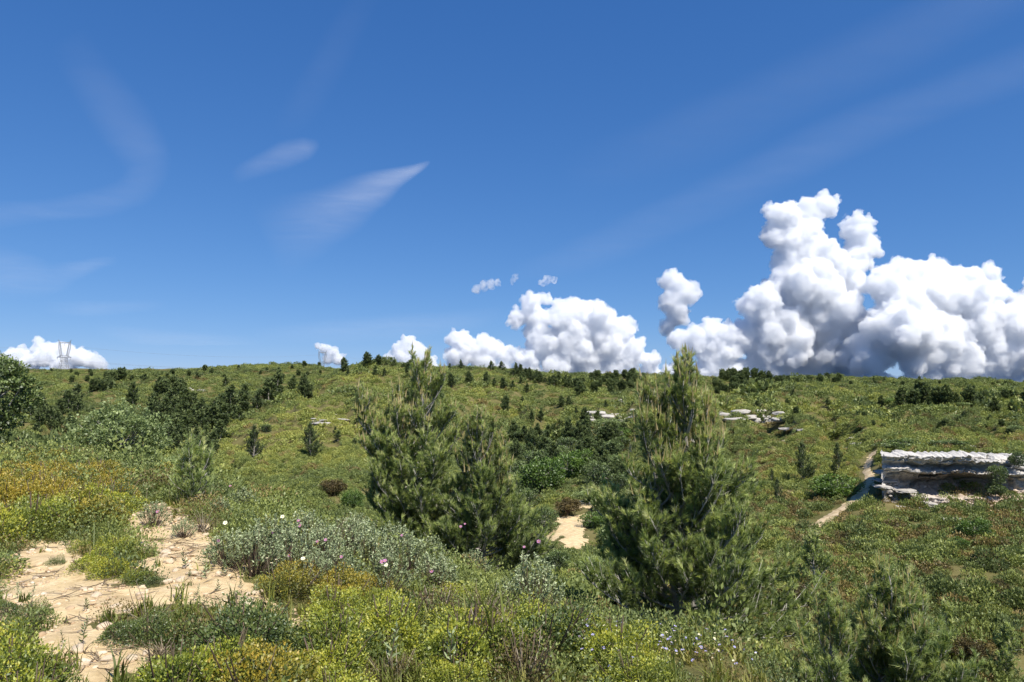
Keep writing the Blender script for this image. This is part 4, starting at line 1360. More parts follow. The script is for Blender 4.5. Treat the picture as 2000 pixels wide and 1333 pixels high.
G1 = 'lone pines on the middle slopes'
for u, v, hpx, w, lab in [
        (495, 905, 66, .95, 'slim dark pine at the foot of the yellow-green spur, left of a pair'),
        (605, 900, 66, 1.15, 'dark cone-shaped pine at the foot of the spur, right of a pair'),
        (1570, 945, 74, .95, 'largest dark pine left of the footpath on the slope'),
        (1638, 930, 58, .95, 'dark rounded pine closest to the footpath above the bright bush'),
        (1520, 990, 50, .8, 'small dark pine lowest of the three left of the footpath'),
        (1465, 962, 56, 1.1, 'dark pine half hidden behind the tallest bushy pine'),
        (1508, 945, 26, .9, 'tiny pine sapling between the dark pines and the tallest pine')]:
    place_pine(u, v, hpx, MIDP, 4.0, lab, G1, w)
G2 = 'small pines on the spur and the hill crest'
for u, v, hpx, w, lab in [
        (594, 777, 42, 1.0, 'dark pine high on the left flank of the spur'),
        (602, 783, 28, 1.1, 'smaller pine touching the pine high on the left flank'),
        (702, 786, 36, .9, 'grey-green pine on the spur above the broad pine, left side'),
        (881, 758, 26, 1.0, 'pine peeping out between the two tops of the broad pine pair'),
        (672, 731, 29, .95, 'leaning dark pine on the crest left of the crest pair'),
        (680, 738, 16, 1.0, 'little pine beside the leaning crest pine'),
        (717, 718, 27, 1.2, 'bigger pine of the pair standing on the crest skyline'),
        (738, 719, 23, 1.3, 'smaller pine of the pair standing on the crest skyline'),
        (754, 716, 10, 1.3, 'tiny skyline pine just right of the crest pair'),
        (770, 718, 14, 1.2, 'low skyline pine halfway between the crest pair and the broad pine'),
        (733, 737, 20, .9, 'small pine below the crest pair'),
        (751, 737, 15, 1.1, 'small bushy pine below the tiny skyline pine'),
        (800, 737, 30, 1.1, 'dark pine directly behind the tip of the broad pine'),
        (788, 722, 12, 1.4, 'skyline bush-like pine left of the broad pine tip'),
        (878, 722, 10, 1.2, 'tiny skyline pine first to the right of the broad pine tip'),
        (900, 723, 17, 1.0, 'pointed skyline pine standing alone left of the third pylon'),
        (959, 726, 18, 1.2, 'round skyline pine right beside the third pylon'),
        (979, 727, 18, 1.3, 'round skyline pine second from the third pylon'),
        (916, 750, 23, 1.0, 'pine on the slope below the lone pointed skyline pine'),
        (950, 755, 25, 1.0, 'pine on the slope below the third pylon'),
        (966, 757, 16, 1.0, 'small pine between two slope pines below the third pylon'),
        (983, 763, 23, 1.0, 'pine third in the slanting row below the third pylon'),
        (1001, 763, 17, 1.1, 'pine fourth in the slanting row below the third pylon'),
        (1017, 752, 13, 1.2, 'low pine above the end of the slanting row'),
        (1029, 770, 18, 1.2, 'pine last in the slanting row below the third pylon'),
        (1052, 749, 21, 1.1, 'pine just under the ridge wood'),
        (1132, 775, 26, 1.2, 'large round pine below the end of the ridge wood'),
        (1192, 775, 24, 1.0, 'pine above the limestone band near the tall pine'),
        (1234, 757, 17, 1.2, 'dark pine left of the tall pine top'),
        (987, 806, 30, 1.0, 'dark pine right of the pale-shooted pine, upper'),
        (1020, 798, 20, .9, 'slim pine on the open slope beyond the pale-shooted pine'),
        (1038, 831, 26, .8, 'slim dark pine, left of two on the open slope'),
        (1057, 826, 25, .8, 'slim dark pine, right of two on the open slope'),
        (1097, 797, 21, 1.0, 'pine left of a touching pair on the middle slope'),
        (1111, 797, 21, 1.0, 'pine right of a touching pair on the middle slope'),
        (1183, 799, 14, 1.2, 'small pine above the limestone band'),
        (1140, 816, 15, 1.0, 'small pine at the left end of the limestone band'),
        (1617, 798, 17, 1.2, 'lone round pine on the far slope above the tapering slab'),
        (1480, 806, 20, 1.4, 'dark bushy pine standing on the broken limestone ledge'),
        (1722, 798, 22, 1.2, 'round pine standing apart at the start of the plateau tree row'),
        (1549, 776, 13, 1.2, 'small dark tree on the far slope under the ridge'),
        (1680, 806, 16, 1.4, 'ragged small pine left of the plateau tree row'),
        (259, 793, 40, 1.0, 'tall dark pine on the far left hillside beside a wood'),
        (282, 745, 13, 1.6, 'small round tree high on the far left hill'),
        (440, 756, 17, 1.1, 'small pine on the far hill right of the ruined wall'),
        (385, 741, 12, 1.4, 'low tree above the ruined wall'),
        (466, 722, 8, 1.4, 'tiny skyline tree on the far left crest'),
        (410, 723, 6, 1.6, 'speck of a tree on the far left skyline'),
        (292, 790, 14, 1.0, 'small pine under the far wood'),
        (522, 752, 12, 1.4, 'small tree on the far slope left of the spur'),
        (480, 805, 22, 1.0, 'pine at the upper end of the valley wood'),
        (1796, 747, 10, 1.3, 'single small tree on the plateau skyline'),
        (1707, 748, 8, 1.4, 'tiny skyline tree left of the single plateau tree'),
        (1727, 747, 9, 1.0, 'small pointed skyline tree, second left of the single plateau tree')]:
    place_pine(u, v, hpx, MIDR if hpx > 20 else FARP, 3.4 if hpx > 20 else 4.0, lab, G2, w)
ROW = 'plateau tree row above the cliff'
row_items = []
for k, (u, v, hpx) in enumerate([(1764, 799, 36), (1785, 798, 26), (1803, 792, 35), (1815, 797, 20), (1832, 795, 29), (1850, 795, 30), (1867, 798, 27), (1895, 798, 33), (1925, 790, 20), (1943, 810, 30), (1964, 782, 16), (1980, 784, 17), (1976, 808, 20), (1912, 797, 22), (2010, 800, 30), (2040, 796, 28)]):
    row_items.append((place_pine(u, v, hpx, FARR if k % 3 else MIDR, 3.4, 'round-crowned pine', ROW, tr_r.uniform(1.0, 1.3)), u, v, hpx))
single_out(row_items, 'round-crowned pine', 'the plateau tree row above the cliff')


def cluster(poly, n, h0, h1, label, group, place, noun='pine', pool=None, bh=4.0, wide=(1.0, 1.4), gap=.8):
    us, vs = [p[0] for p in poly], [p[1] for p in poly]
    got, tries, pts, items = 0, 0, [], []
    while got < n and tries < n * 60:
        tries += 1
        u, v = tr_r.uniform(min(us), max(us)), tr_r.uniform(min(vs), max(vs))
        if not in_poly(np.array([u]), np.array([v]), poly)[0]:
            continue
        if any(abs(u - a) < gap * 9 and abs(v - b) < gap * 5 for a, b in pts):
            continue
        pts.append((u, v)); got += 1
        hp = tr_r.uniform(h0, h1)
        items.append((place_pine(u, v, hp, pool or FARP, bh, label, group, tr_r.uniform(*wide)), u, v, hp))
    single_out(items, noun, place)


cluster([(55, 800), (110, 775), (165, 790), (160, 850), (60, 860)], 22, 22, 38, 'pine of the dark wood behind the tree at the left frame edge', 'wood behind the edge tree', 'the dark wood behind the edge oak', 'pine', FARP)
cluster([(178, 752), (240, 742), (235, 765), (180, 768)], 9, 14, 22, 'dark pine in the small clump under the far left crest', 'clump under the far left crest', 'the clump under the far left crest', 'pine', FARR, 3.4)
cluster([(305, 772), (330, 752), (362, 760), (358, 780), (310, 784)], 10, 16, 26, 'dark pine in the clump just left of the ruined wall', 'clump left of the ruined wall', 'the clump left of the ruined wall', 'pine', FARR, 3.4)
cluster([(290, 845), (300, 800), (420, 802), (520, 778), (590, 752), (560, 778), (500, 812), (440, 850), (425, 872), (340, 872)], 54, 22, 44, 'dark pine of the valley wood left of the spur', 'valley wood left of the spur', 'the valley wood by the spur', 'dark pine', FARP)
cluster([(1000, 733), (1050, 741), (1120, 755), (1140, 768), (1075, 756), (1000, 741)], 24, 12, 22, 'dark pine in the wood running down the ridge', 'ridge wood', 'the ridge wood', 'dark pine', FARP)
cluster([(1120, 752), (1200, 740), (1262, 740), (1250, 762), (1180, 770), (1130, 776)], 30, 10, 18, 'round tree in the light wood left of the tall pine top', 'light wood left of the tall pine top', 'the light wood left of the tall pine', 'round tree', FARR, 3.4)
cluster([(1395, 742), (1440, 739), (1510, 745), (1500, 770), (1450, 778), (1395, 775)], 34, 11, 20, 'round tree in the wood right of the tall pine top', 'wood right of the tall pine top', 'the wood right of the tall pine', 'round tree', FARR, 3.4)
cluster([(1510, 743), (1640, 744), (1640, 750), (1510, 752)], 18, 7, 12, 'small skyline tree along the far right ridge', 'skyline trees on the right ridge', 'the skyline row right of the tall pine', 'small tree', FARR, 3.4, gap=.6)
cluster([(1650, 748), (1980, 752), (1980, 757), (1650, 754)], 14, 5, 9, 'low tree dotting the plateau skyline', 'low trees on the plateau skyline', 'the plateau skyline', 'low tree', FARR, 3.4)
cluster([(500, 722), (640, 716), (660, 728), (560, 745), (480, 740)], 10, 6, 10, 'low tree dotting the far crest beside the middle pylon', 'low trees by the middle pylon', 'the crest by the middle pylon', 'low tree', FARR, 3.4)
cluster([(60, 726), (480, 726), (480, 740), (60, 750)], 14, 6, 11, 'low tree dotting the far left hill under its crest', 'low trees on the far left hill', 'the far left hill under its crest', 'low tree', FARR, 3.4)
cluster([(985, 872), (1020, 858), (1110, 862), (1210, 868), (1225, 960), (1190, 965), (1120, 915), (1010, 960)], 46, 30, 46, 'grey-green pine of the wood on the valley side between the big pines', 'valley side wood between the big pines', 'the wood between the big pines', 'grey-green pine', MIDR, 3.4, (.9, 1.2))
cluster([(520, 860), (700, 800), (1000, 820), (1140, 800), (1100, 850), (960, 860), (640, 880)], 12, 10, 18, 'small pine sapling scattered on the slope of the middle hill', 'saplings on the middle hill', 'the saplings on the middle hill', 'small sapling', FARP)
cluster([(1130, 830), (1230, 835), (1225, 865), (1150, 862)], 9, 18, 30, 'x', 'trees under the limestone band', 'the trees under the limestone band', 'dark tree', MIDR, 3.4)
cluster([(330, 880), (430, 880), (420, 900), (340, 905)], 9, 26, 40, 'x', 'pines low in the left ravine', 'the left ravine floor', 'dark pine', FARP)
cluster([(1250, 790), (1700, 800), (1980, 815), (1980, 860), (1700, 850), (1400, 800)], 14, 8, 15, 'small dark sapling scattered on the plateau slope', 'saplings on the plateau slope', 'the saplings on the plateau slope', 'dark sapling', FARR, 3.4)

# broad-leaved evergreens
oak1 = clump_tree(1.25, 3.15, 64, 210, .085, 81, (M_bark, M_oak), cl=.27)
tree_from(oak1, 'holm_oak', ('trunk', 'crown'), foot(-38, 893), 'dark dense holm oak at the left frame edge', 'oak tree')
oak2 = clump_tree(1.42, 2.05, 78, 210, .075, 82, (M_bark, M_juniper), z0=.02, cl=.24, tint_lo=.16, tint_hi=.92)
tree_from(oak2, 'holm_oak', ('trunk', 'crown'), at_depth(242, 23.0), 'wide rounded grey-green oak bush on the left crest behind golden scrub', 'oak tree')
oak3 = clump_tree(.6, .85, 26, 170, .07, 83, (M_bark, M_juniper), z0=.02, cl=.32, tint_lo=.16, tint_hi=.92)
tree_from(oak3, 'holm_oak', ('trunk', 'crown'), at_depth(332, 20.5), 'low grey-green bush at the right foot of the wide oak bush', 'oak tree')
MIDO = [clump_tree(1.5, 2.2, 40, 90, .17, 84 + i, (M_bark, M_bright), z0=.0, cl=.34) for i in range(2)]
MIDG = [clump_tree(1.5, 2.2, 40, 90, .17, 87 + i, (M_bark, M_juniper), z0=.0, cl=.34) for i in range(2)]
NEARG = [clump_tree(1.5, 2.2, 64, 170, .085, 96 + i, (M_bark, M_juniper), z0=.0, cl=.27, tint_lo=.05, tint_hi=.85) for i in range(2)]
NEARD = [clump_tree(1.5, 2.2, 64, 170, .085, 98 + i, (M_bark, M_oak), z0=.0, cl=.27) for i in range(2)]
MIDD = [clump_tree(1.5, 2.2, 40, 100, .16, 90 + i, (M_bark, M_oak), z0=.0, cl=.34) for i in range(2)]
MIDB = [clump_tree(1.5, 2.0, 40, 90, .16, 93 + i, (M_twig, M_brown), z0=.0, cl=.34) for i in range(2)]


def place_bush(u, v, wpx, hpx, pool, name, label, group=None, cat='bush'):
    p = foot(u, v, 6.0)
    if u < 200 and v > 860:
        p = at_depth(u, 23.5)
        pool = NEARD if pool is MIDD else NEARG
    if 'overhang' in label or 'cliff top at' in label:
        d_ = ray_dir(u, v)
        p = Vector((float(d_[0]) * 59.7, 59.7, EYE + float(d_[2]) * 59.7))
    sx = wpx * p.y / F / 3.3; sz = hpx * p.y / F / 2.2
    return tree_from(pool[tr_r.integers(len(pool))], name, ('trunk', 'crown'), p, label, cat, group, tr_r.uniform(0, 6.28), (sx, sx, sz))


BG = 'evergreen bushes in the valley'
for u, v, w, h, pool, lab in [
        (1636, 972, 88, 44, MIDO, 'bright green spreading bush just left of the footpath'),
        (1108, 1010, 56, 36, MIDB, 'round dark brownish bush standing on the sandy clearing'),
        (1158, 1032, 56, 30, MIDO, 'light green bush at the right rim of the sandy clearing'),
        (1065, 1045, 50, 52, MIDD, 'dark bush at the left rim of the sandy clearing'),
        (1150, 985, 60, 26, MIDG, 'grey bush behind the light green bush by the clearing'),
        (1060, 965, 90, 62, MIDO, 'bright green oak left of the clearing, nearest it'),
        (1110, 940, 80, 55, MIDO, 'bright green oak in the valley wood above the clearing'),
        (1140, 915, 60, 36, MIDO, 'bright green oak higher in the valley wood, right of the last'),
        (1045, 925, 60, 40, MIDD, 'dark oak behind the bright oaks near the pale-shooted pine'),
        (1180, 955, 60, 45, MIDD, 'dark oak in the valley between the clearing and the tall pine'),
        (1000, 980, 60, 50, MIDD, 'dark oak at the foot of the pale-shooted pine'),
        (1090, 905, 50, 32, MIDG, 'grey-green oak at the top of the valley wood'),
        (1190, 845, 60, 26, MIDG, 'grey-green bush under the limestone band'),
        (1215, 860, 44, 24, MIDO, 'small green bush lower right of the limestone band'),
        (1905, 1058, 64, 42, MIDO, 'bright green bush on the slope below the cliff'),
        (1870, 1078, 40, 26, MIDO, 'smaller bright green bush downhill of the one below the cliff'),
        (1950, 945, 40, 32, MIDD, 'dark bush growing at the right end of the cliff overhang'),
        (1945, 968, 36, 24, MIDD, 'dark bush below the overhang at the right end of the cliff'),
        (1990, 912, 34, 28, MIDD, 'dark bush on the cliff top at the frame edge'),
        (1775, 883, 110, 24, MIDD, 'dense green scrub cap on the left part of the cliff top'),
        (1850, 878, 80, 16, MIDD, 'dense green scrub cap on the middle of the cliff top'),
        (1890, 1300, 70, 48, MIDB, 'rusty brown bush beside the dark slim young pine'),
        (1570, 1185, 90, 40, MIDB, 'dark rusty bush at the foot of the dark slope pine'),
        (1870, 796, 50, 10, MIDG, 'pale bush in front of the plateau tree row'),
        (1740, 792, 26, 12, MIDO, 'small bright bush beside the lone round plateau pine'),
        (650, 968, 50, 34, MIDB, 'dark grey-brown bush on the slope left of the broad pine'),
        (690, 1000, 44, 40, MIDO, 'fresh green bush at the left foot of the broad pine'),
        (1880, 822, 46, 12, MIDG, 'flat green bush on the plateau slope'),
        (1985, 848, 36, 16, MIDG, 'flat green bush at the frame edge above the cliff'),
        (1180, 1000, 50, 30, MIDG, 'grey-green bush squeezed between the clearing and the tall pine'),
        (1085, 1128, 60, 44, MIDD, 'dark shrub between the rockroses and the sandy clearing'),
        (1195, 1085, 60, 60, MIDG, 'dull green shrub at the left foot of the tallest pine'),
        (1160, 1132, 70, 40, MIDG, 'low dull shrub below the sandy clearing'),
        (515, 770, 30, 8, MIDG, 'flat bush on the left flank of the spur'),
        (520, 845, 26, 14, MIDD, 'dark round bush above the slim pine at the spur foot'),
        (80, 880, 60, 40, MIDG, 'pale tangled bush beside the dark edge oak'),
        (115, 870, 60, 46, MIDG, 'yellowish tangled bush left of the wide oak bush'),
        (140, 885, 50, 30, MIDG, 'low tangled bush touching the wide oak bush'),
        (30, 905, 80, 36, MIDD, 'dark low bush under the edge oak')]:
    place_bush(u, v, w, h, pool, 'evergreen_bush', lab, BG)

# dark evergreen oaks that fill the bottom of the ravine between the big pines
ravine = []
for (u, v, w, h) in [(1015, 905, 52, 34), (1060, 890, 50, 32), (1105, 888, 48, 30), (1150, 892, 50, 32), (1195, 900, 48, 34), (1020, 945, 56, 40), (1160, 940, 52, 36), (1205, 930, 50, 36), (1215, 965, 50, 36), (1030, 1000, 54, 40), (1010, 870, 44, 28), (1075, 868, 44, 26), (1175, 868, 44, 28), (1215, 885, 40, 28)]:
    ravine.append((place_bush(u, v, w, h, MIDD, 'evergreen_oak', 'dark oak', 'dark oaks in the ravine between the big pines'), u, v, w * h))
single_out(ravine, 'dark oak', 'the ravine between the big pines')
# ------------------------------------------------------------------ foreground shrubs
fr = np.random.default_rng(21)
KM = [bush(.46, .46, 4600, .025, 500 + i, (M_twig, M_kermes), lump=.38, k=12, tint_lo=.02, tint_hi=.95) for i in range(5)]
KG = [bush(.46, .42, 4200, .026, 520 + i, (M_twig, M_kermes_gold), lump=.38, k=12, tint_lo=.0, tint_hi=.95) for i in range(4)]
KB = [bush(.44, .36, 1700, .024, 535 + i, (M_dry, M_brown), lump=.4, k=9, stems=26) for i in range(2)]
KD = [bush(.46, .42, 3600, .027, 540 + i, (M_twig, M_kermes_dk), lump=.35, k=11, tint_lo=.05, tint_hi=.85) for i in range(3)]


def cistus(seed, H=.78, R=.46, n=105, mats=None):
    """rockrose: many forked brown stems, each ending in a tuft of felted grey-green leaves"""
    r = np.random.default_rng(seed)
    st, fo = Acc(), Acc()
    tips = []
    for i in range(n):
        a = r.uniform(0, 6.28); q = r.uniform(0, 1) ** .55
        tip = np.array([R * q * math.cos(a), R * q * math.sin(a), H * (1 - .55 * q ** 2.2) * r.uniform(.62, 1.05)])
        base = np.array([.10 * R * math.cos(a), .10 * R * math.sin(a), -.03])
        mid = base * .35 + tip * .5 + [0, 0, -.10 * H * q] + r.normal(0, .02, 3)
        st.add(*tube(np.array([base, mid, tip]), [.006, .004, .002], 3), r.uniform(0, 1))
        tips.append((tip, unit(tip - mid + [0, 0, .08])))
    for tip, d in tips:
        m = r.integers(12, 20)
        s = r.uniform(-.13, .02, m)
        P = tip + d * s[:, None]
        D = unit(d * r.uniform(.2, 1.0, (m, 1)) + r.normal(0, .65, (m, 3)))
        ln = r.uniform(.030, .058, m)
        V, Fc = leaf_quads(P, D, ln, ln * .42, r, .3)
        fo.add(V, Fc, np.clip(.30 + .35 * np.clip(tip[2] / H, 0, 1) + r.normal(0, .2, m), 0, 1))
    return [st.mesh('rockrose_stems', M_twig, True), fo.mesh('rockrose_leaves', M_cistus)], tips


CI = [cistus(560 + i) for i in range(5)]
t = NT('pink_petals')
tn = t.attr('tint').outputs['Fac']
d_, tr_ = t.n('ShaderNodeBsdfDiffuse'), t.n('ShaderNodeBsdfTranslucent')
c_ = t.ramp(tn, [(0, (.50, .20, .40)), (1, (.66, .36, .56))])
t.l(c_, d_.inputs[0]); t.l(c_, tr_.inputs[0])
mx = t.n('ShaderNodeMixShader'); mx.inputs[0].default_value = .35
t.l(d_.outputs[0], mx.inputs[1]); t.l(tr_.outputs[0], mx.inputs[2]); t.l(mx.outputs[0], t.out.inputs[0])
M_pink = t.m
t = NT('cream_petals'); M_cream = t.principled((.80, .76, .55), .7, None, .1)
t = NT('flower_centre'); M_yolk = t.principled((.75, .45, .05), .8, None, .1)


def flower_mesh(seed, mat, rad=.026):
    """five crumpled petals round a yolk-yellow centre"""
    r = np.random.default_rng(seed)
    V, Fc, mi, n = [], [], [], 0
    for k in range(5):
        a0 = k * 2 * math.pi / 5
        pts = [(0, 0, 0)]
        for da, q, z in ((-.62, .75, .25), (-.30, 1.0, .42), (.05, .93, .30), (.34, 1.02, .44), (.62, .75, .22)):
            pts.append((rad * q * math.cos(a0 + da), rad * q * math.sin(a0 + da), rad * z * r.uniform(.6, 1.2)))
        V += pts
        Fc += [(n, n + i, n + i + 1) for i in range(1, 5)]; mi += [0] * 4
        n += 6
    v, f = ICO1
    V += [tuple(p * rad * .26 + np.array([0, 0, rad * .2])) for p in v]
    Fc += [tuple(q + n) for q in f]; mi += [1] * len(f)
    return mesh_np('flower', np.array(V), np.array(Fc), [mat, M_yolk], np.full(len(Fc), .5) + r.normal(0, .3, len(Fc)), mi)


FLP = [flower_mesh(1, M_pink, .022), flower_mesh(2, M_pink, .017)]
FLC = [flower_mesh(3, M_cream, .022)]
SHRUBS = []          # x, y, radius of everything planted, keeps plants apart


def plant(meshes, name, parts, p, s, label, cat, group, sz=None, sink=.02):
    SHRUBS.append((p.x, p.y))
    o = tree_from(meshes, name, parts, p - Vector((0, 0, sink)), label, cat, group, fr.uniform(0, 6.28), (s * fr.uniform(.9, 1.15), s * fr.uniform(.9, 1.15), (sz or s) * fr.uniform(.9, 1.1)))
    o.rotation_euler = (fr.normal(0, .05), fr.normal(0, .05), fr.uniform(0, 6.28))
    return o


def fill(poly, n, spacing, pools, smin, smax, name, label, group, place, noun='shrub', cat='shrub'):
    us, vs = [p[0] for p in poly], [p[1] for p in poly]
    g = ground_at(us, vs)
    xy = [(float(a), float(b)) for a, b in g[:, :2]]
    xs, ys = [p[0] for p in xy], [p[1] for p in xy]
    got = 0
    mine, items = [], []
    for _ in range(n * 80):
        if got >= n:
            break
        x, y = fr.uniform(min(xs), max(xs)), fr.uniform(min(ys), max(ys))
        if not in_poly(np.array([x]), np.array([y]), xy)[0]:
            continue
        if any((x - a) ** 2 + (y - b) ** 2 < spacing ** 2 for a, b in mine):
            continue
        mine.append((x, y)); got += 1
        pool = pools[fr.integers(len(pools))]
        sc_ = fr.uniform(smin, smax)
        items.append((plant(pool[fr.integers(len(pool))], name, BN, Vector((x, y, float(height(x, y)))), sc_, label, cat, group), x, -y, sc_))
    single_out(items, noun, place)


fill([(-60, 895), (120, 900), (330, 918), (345, 962), (250, 972), (225, 940), (-60, 930)], 60, .62, [KG, KG, KG, KD], .85, 1.35, 'kermes_oak', 'golden kermes oak shrub in the far part of the thicket before the oaks', 'golden thicket before the oaks', 'the golden thicket before the oaks', 'golden shrub')
fill([(-80, 930), (225, 940), (245, 975), (230, 1000), (-80, 1005)], 34, .52, [KG], .8, 1.25, 'kermes_oak', 'golden-green kermes oak shrub in the middle of the thicket left of the sandy path', 'middle of the thicket left of the sandy path', 'the mid thicket left of the sandy path', 'golden-green shrub')
fill([(-80, 1005), (225, 1000), (235, 1030), (110, 1048), (0, 1085), (-80, 1085)], 22, .42, [KM, KG, KD], .75, 1.15, 'kermes_oak', 'green kermes oak shrub along the near edge of the thicket left of the sandy path', 'near edge of the thicket', 'the near thicket edge left of the sandy path', 'green shrub')
for k, (u, v, s, lab) in enumerate([
        (182, 1112, .95, 'leafy kermes oak clump in the middle of the sand, its left shrub'), (218, 1128, 1.0, 'leafy kermes oak clump in the middle of the sand, its front shrub'),
        (225, 1085, .9, 'leafy kermes oak clump in the middle of the sand, its back shrub'), (160, 1080, .6, 'small kermes oak shrub behind the clump in the sand'),
        (268, 1138, .62, 'low kermes oak shrub trailing right from the clump in the sand'), (302, 1142, .5, 'last low kermes oak shrub right of the clump in the sand'),
        (112, 1102, .4, 'little dark green shrub alone on the sand near the thicket')]):
    plant((KM + KD)[k % 8], 'kermes_oak', BN, foot(u, v), s * .55, lab, 'shrub', 'kermes oaks on the sand')
for k, (u, v, s, lab) in enumerate([
        (235, 1250, .75, 'dark olive shrub, first of four in a row on the lower sand'), (285, 1258, .85, 'dark olive shrub with a bleached twig, second of four on the lower sand'),
        (335, 1262, .75, 'dark olive shrub, third of four in a row on the lower sand'), (372, 1248, .7, 'dark olive shrub, fourth of four in a row on the lower sand'),
        (70, 1205, .5, 'dark grey-green shrub by the lower left sand'), (10, 1205, .6, 'dark green shrub at the frame edge above the lower sand')]):
    plant(KD[k % 3], 'kermes_oak', BN, foot(u, v), s * .58, lab, 'shrub', 'dark shrubs on the lower sand')
fill([(-60, 1300), (30, 1300), (70, 1340), (60, 1420), (-80, 1420)], 9, .32, [KM], .55, .8, 'kermes_oak', 'fresh yellow-green kermes oak shrub in the bottom left corner', 'bottom left corner shrubs', 'the bottom left corner shrubs', 'fresh yellow-green shrub')
fill([(330, 1345), (400, 1295), (480, 1275), (560, 1285), (680, 1280), (720, 1430), (260, 1430)], 20, .40, [KM, KM, KM, KG, KD], .55, .95, 'kermes_oak', 'bright yellow-green kermes oak shrub along the bottom edge below the sand', 'bottom edge shrubs below the sand', 'the bottom mat below the sand', 'bright yellow-green shrub')
fill([(650, 1215), (720, 1190), (880, 1215), (960, 1260), (960, 1360), (700, 1360)], 18, .44, [KM, KM, KM, KD, KB], .55, .95, 'kermes_oak', 'yellow-green kermes oak shrub in the mat below the rockroses', 'kermes mat below the rockroses', 'the mat below the rockroses', 'yellow-green shrub')
fill([(960, 1265), (1120, 1240), (1235, 1300), (1250, 1360), (960, 1360)], 13, .44, [KM, KM, KM, KM, KD, KB], .55, 1.0, 'kermes_oak', 'yellow-green kermes oak shrub in front of the lone rockrose', 'kermes oaks in front of the lone rockrose', 'the mat before the lone rockrose', 'yellow-green shrub')
fill([(530, 1150), (610, 1140), (720, 1165), (720, 1195), (600, 1190)], 9, .36, [KM, KG], .6, .85, 'kermes_oak', 'olive-yellow kermes oak shrub at the front foot of the rockroses', 'kermes oaks at the foot of the rockroses', 'the strip before the rockrose thicket', 'olive-yellow shrub')
for k, (u, v, s, lab) in enumerate([
        (1020, 1250, .95, 'large shining yellow-green shrub under the lone rockrose, its middle'), (1080, 1245, .9, 'large shining yellow-green shrub under the lone rockrose, its right side'),
        (930, 1200, .8, 'yellow-green shrub with reddish dead twigs left of the lone rockrose'), (890, 1180, .7, 'yellow-green shrub at the right foot of the rockrose thicket'),
        (1110, 1265, .8, 'yellow-green shrub lowest right of the lone rockrose'), (990, 1255, .7, 'yellow-green shrub lowest left of the lone rockrose')]):
    plant(KM[k % 5], 'kermes_oak', BN, foot(u, v), s * .8, lab, 'shrub', 'shrubs round the lone rockrose')
fill([(560, 1010), (680, 1000), (700, 1040), (560, 1045)], 10, .55, [KD, KM], .6, 1.0, 'kermes_oak', 'dull green shrub behind the rockrose thicket', 'shrubs behind the rockroses', 'the scrub behind the rockroses', 'dull green shrub')
fill([(430, 940), (560, 950), (680, 985), (560, 1000), (440, 985)], 16, .7, [KD, KG], .7, 1.1, 'kermes_oak', 'muted shrub on the brow behind the feathery young pine', 'shrubs on the brow', 'the brow scrub behind the feathery pine', 'muted shrub')
fill([(1100, 1200), (1240, 1215), (1400, 1262), (1500, 1330), (1380, 1300), (1200, 1245)], 20, .40, [KD, KD, KM], .5, .85, 'kermes_oak', 'dark green shrub along the meadow edge below the tallest pine', 'shrubs along the meadow edge', 'the meadow edge below the tallest pine', 'dark green shrub')
# rockroses
k = 0
RG = 'rockrose thicket'
rocks_pos = [(448, 1108, .62, 'rockrose with a pink flower at the left tip of the thicket'), (498, 1128, .72, 'rockrose casting a dark shadow on the sand, left front of the thicket'),
             (535, 1098, .85, 'rockrose with a pink flower near the left of the thicket'), (575, 1122, .75, 'rockrose in the left front row of the thicket'), (590, 1080, .85, 'rockrose in the left back row of the thicket'),
             (630, 1110, .82, 'rockrose with purple shaded stems in the thicket centre'), (655, 1150, .7, 'rockrose with one pink flower low in the front centre'), (680, 1090, .95, 'rockrose with pinkish buds at the thicket top'),
             (720, 1120, .88, 'rockrose in the centre front right of the budding one'), (745, 1165, .78, 'rockrose with a pink and a white flower in front'), (765, 1085, .9, 'rockrose in the back row right of the thicket top'),
             (790, 1140, .88, 'silvery rockrose in the right front row'), (835, 1115, .95, 'silvery rockrose, densest in the right half of the thicket'), (850, 1165, .8, 'rockrose in front of the densest silvery one'),
             (890, 1110, 1.0, 'tall rockrose topped by two pink flowers'), (925, 1135, .85, 'rockrose at the right end of the thicket, front'), (945, 1110, .8, 'rockrose at the right end of the thicket, back'),
             (610, 1150, .55, 'low rockrose in front of the thicket next to straw stalks'), (700, 1055, .75, 'rockrose peeping out at the very back of the thicket')]
RR_OBJ = []
for i, (u, v, s, lab) in enumerate(rocks_pos):
    RR_OBJ.append(plant(CI[i % 5][0], 'rockrose', BN, foot(u, v), s * .86, lab, 'rockrose', RG))
for u, v, s, lab in [(1035, 1205, .92, 'lone rockrose with bare forked stems standing on yellow-green shrubs'), (300, 1030, .46, 'low rockrose with a pink flower at the head of the sandy path'),
                     (470, 1005, .66, 'rockrose with a lilac flower right of the feathery young pine'), (360, 1050, .36, 'small dark rockrose at the right rim of the sandy path'),
                     (430, 1010, .45, 'low silvery rockrose between the young pine and the thicket')]:
    RR_OBJ.append(plant(CI[len(RR_OBJ) % 5][0], 'rockrose', BN, foot(u, v), s * .9, lab, 'rockrose', 'single rockroses'))


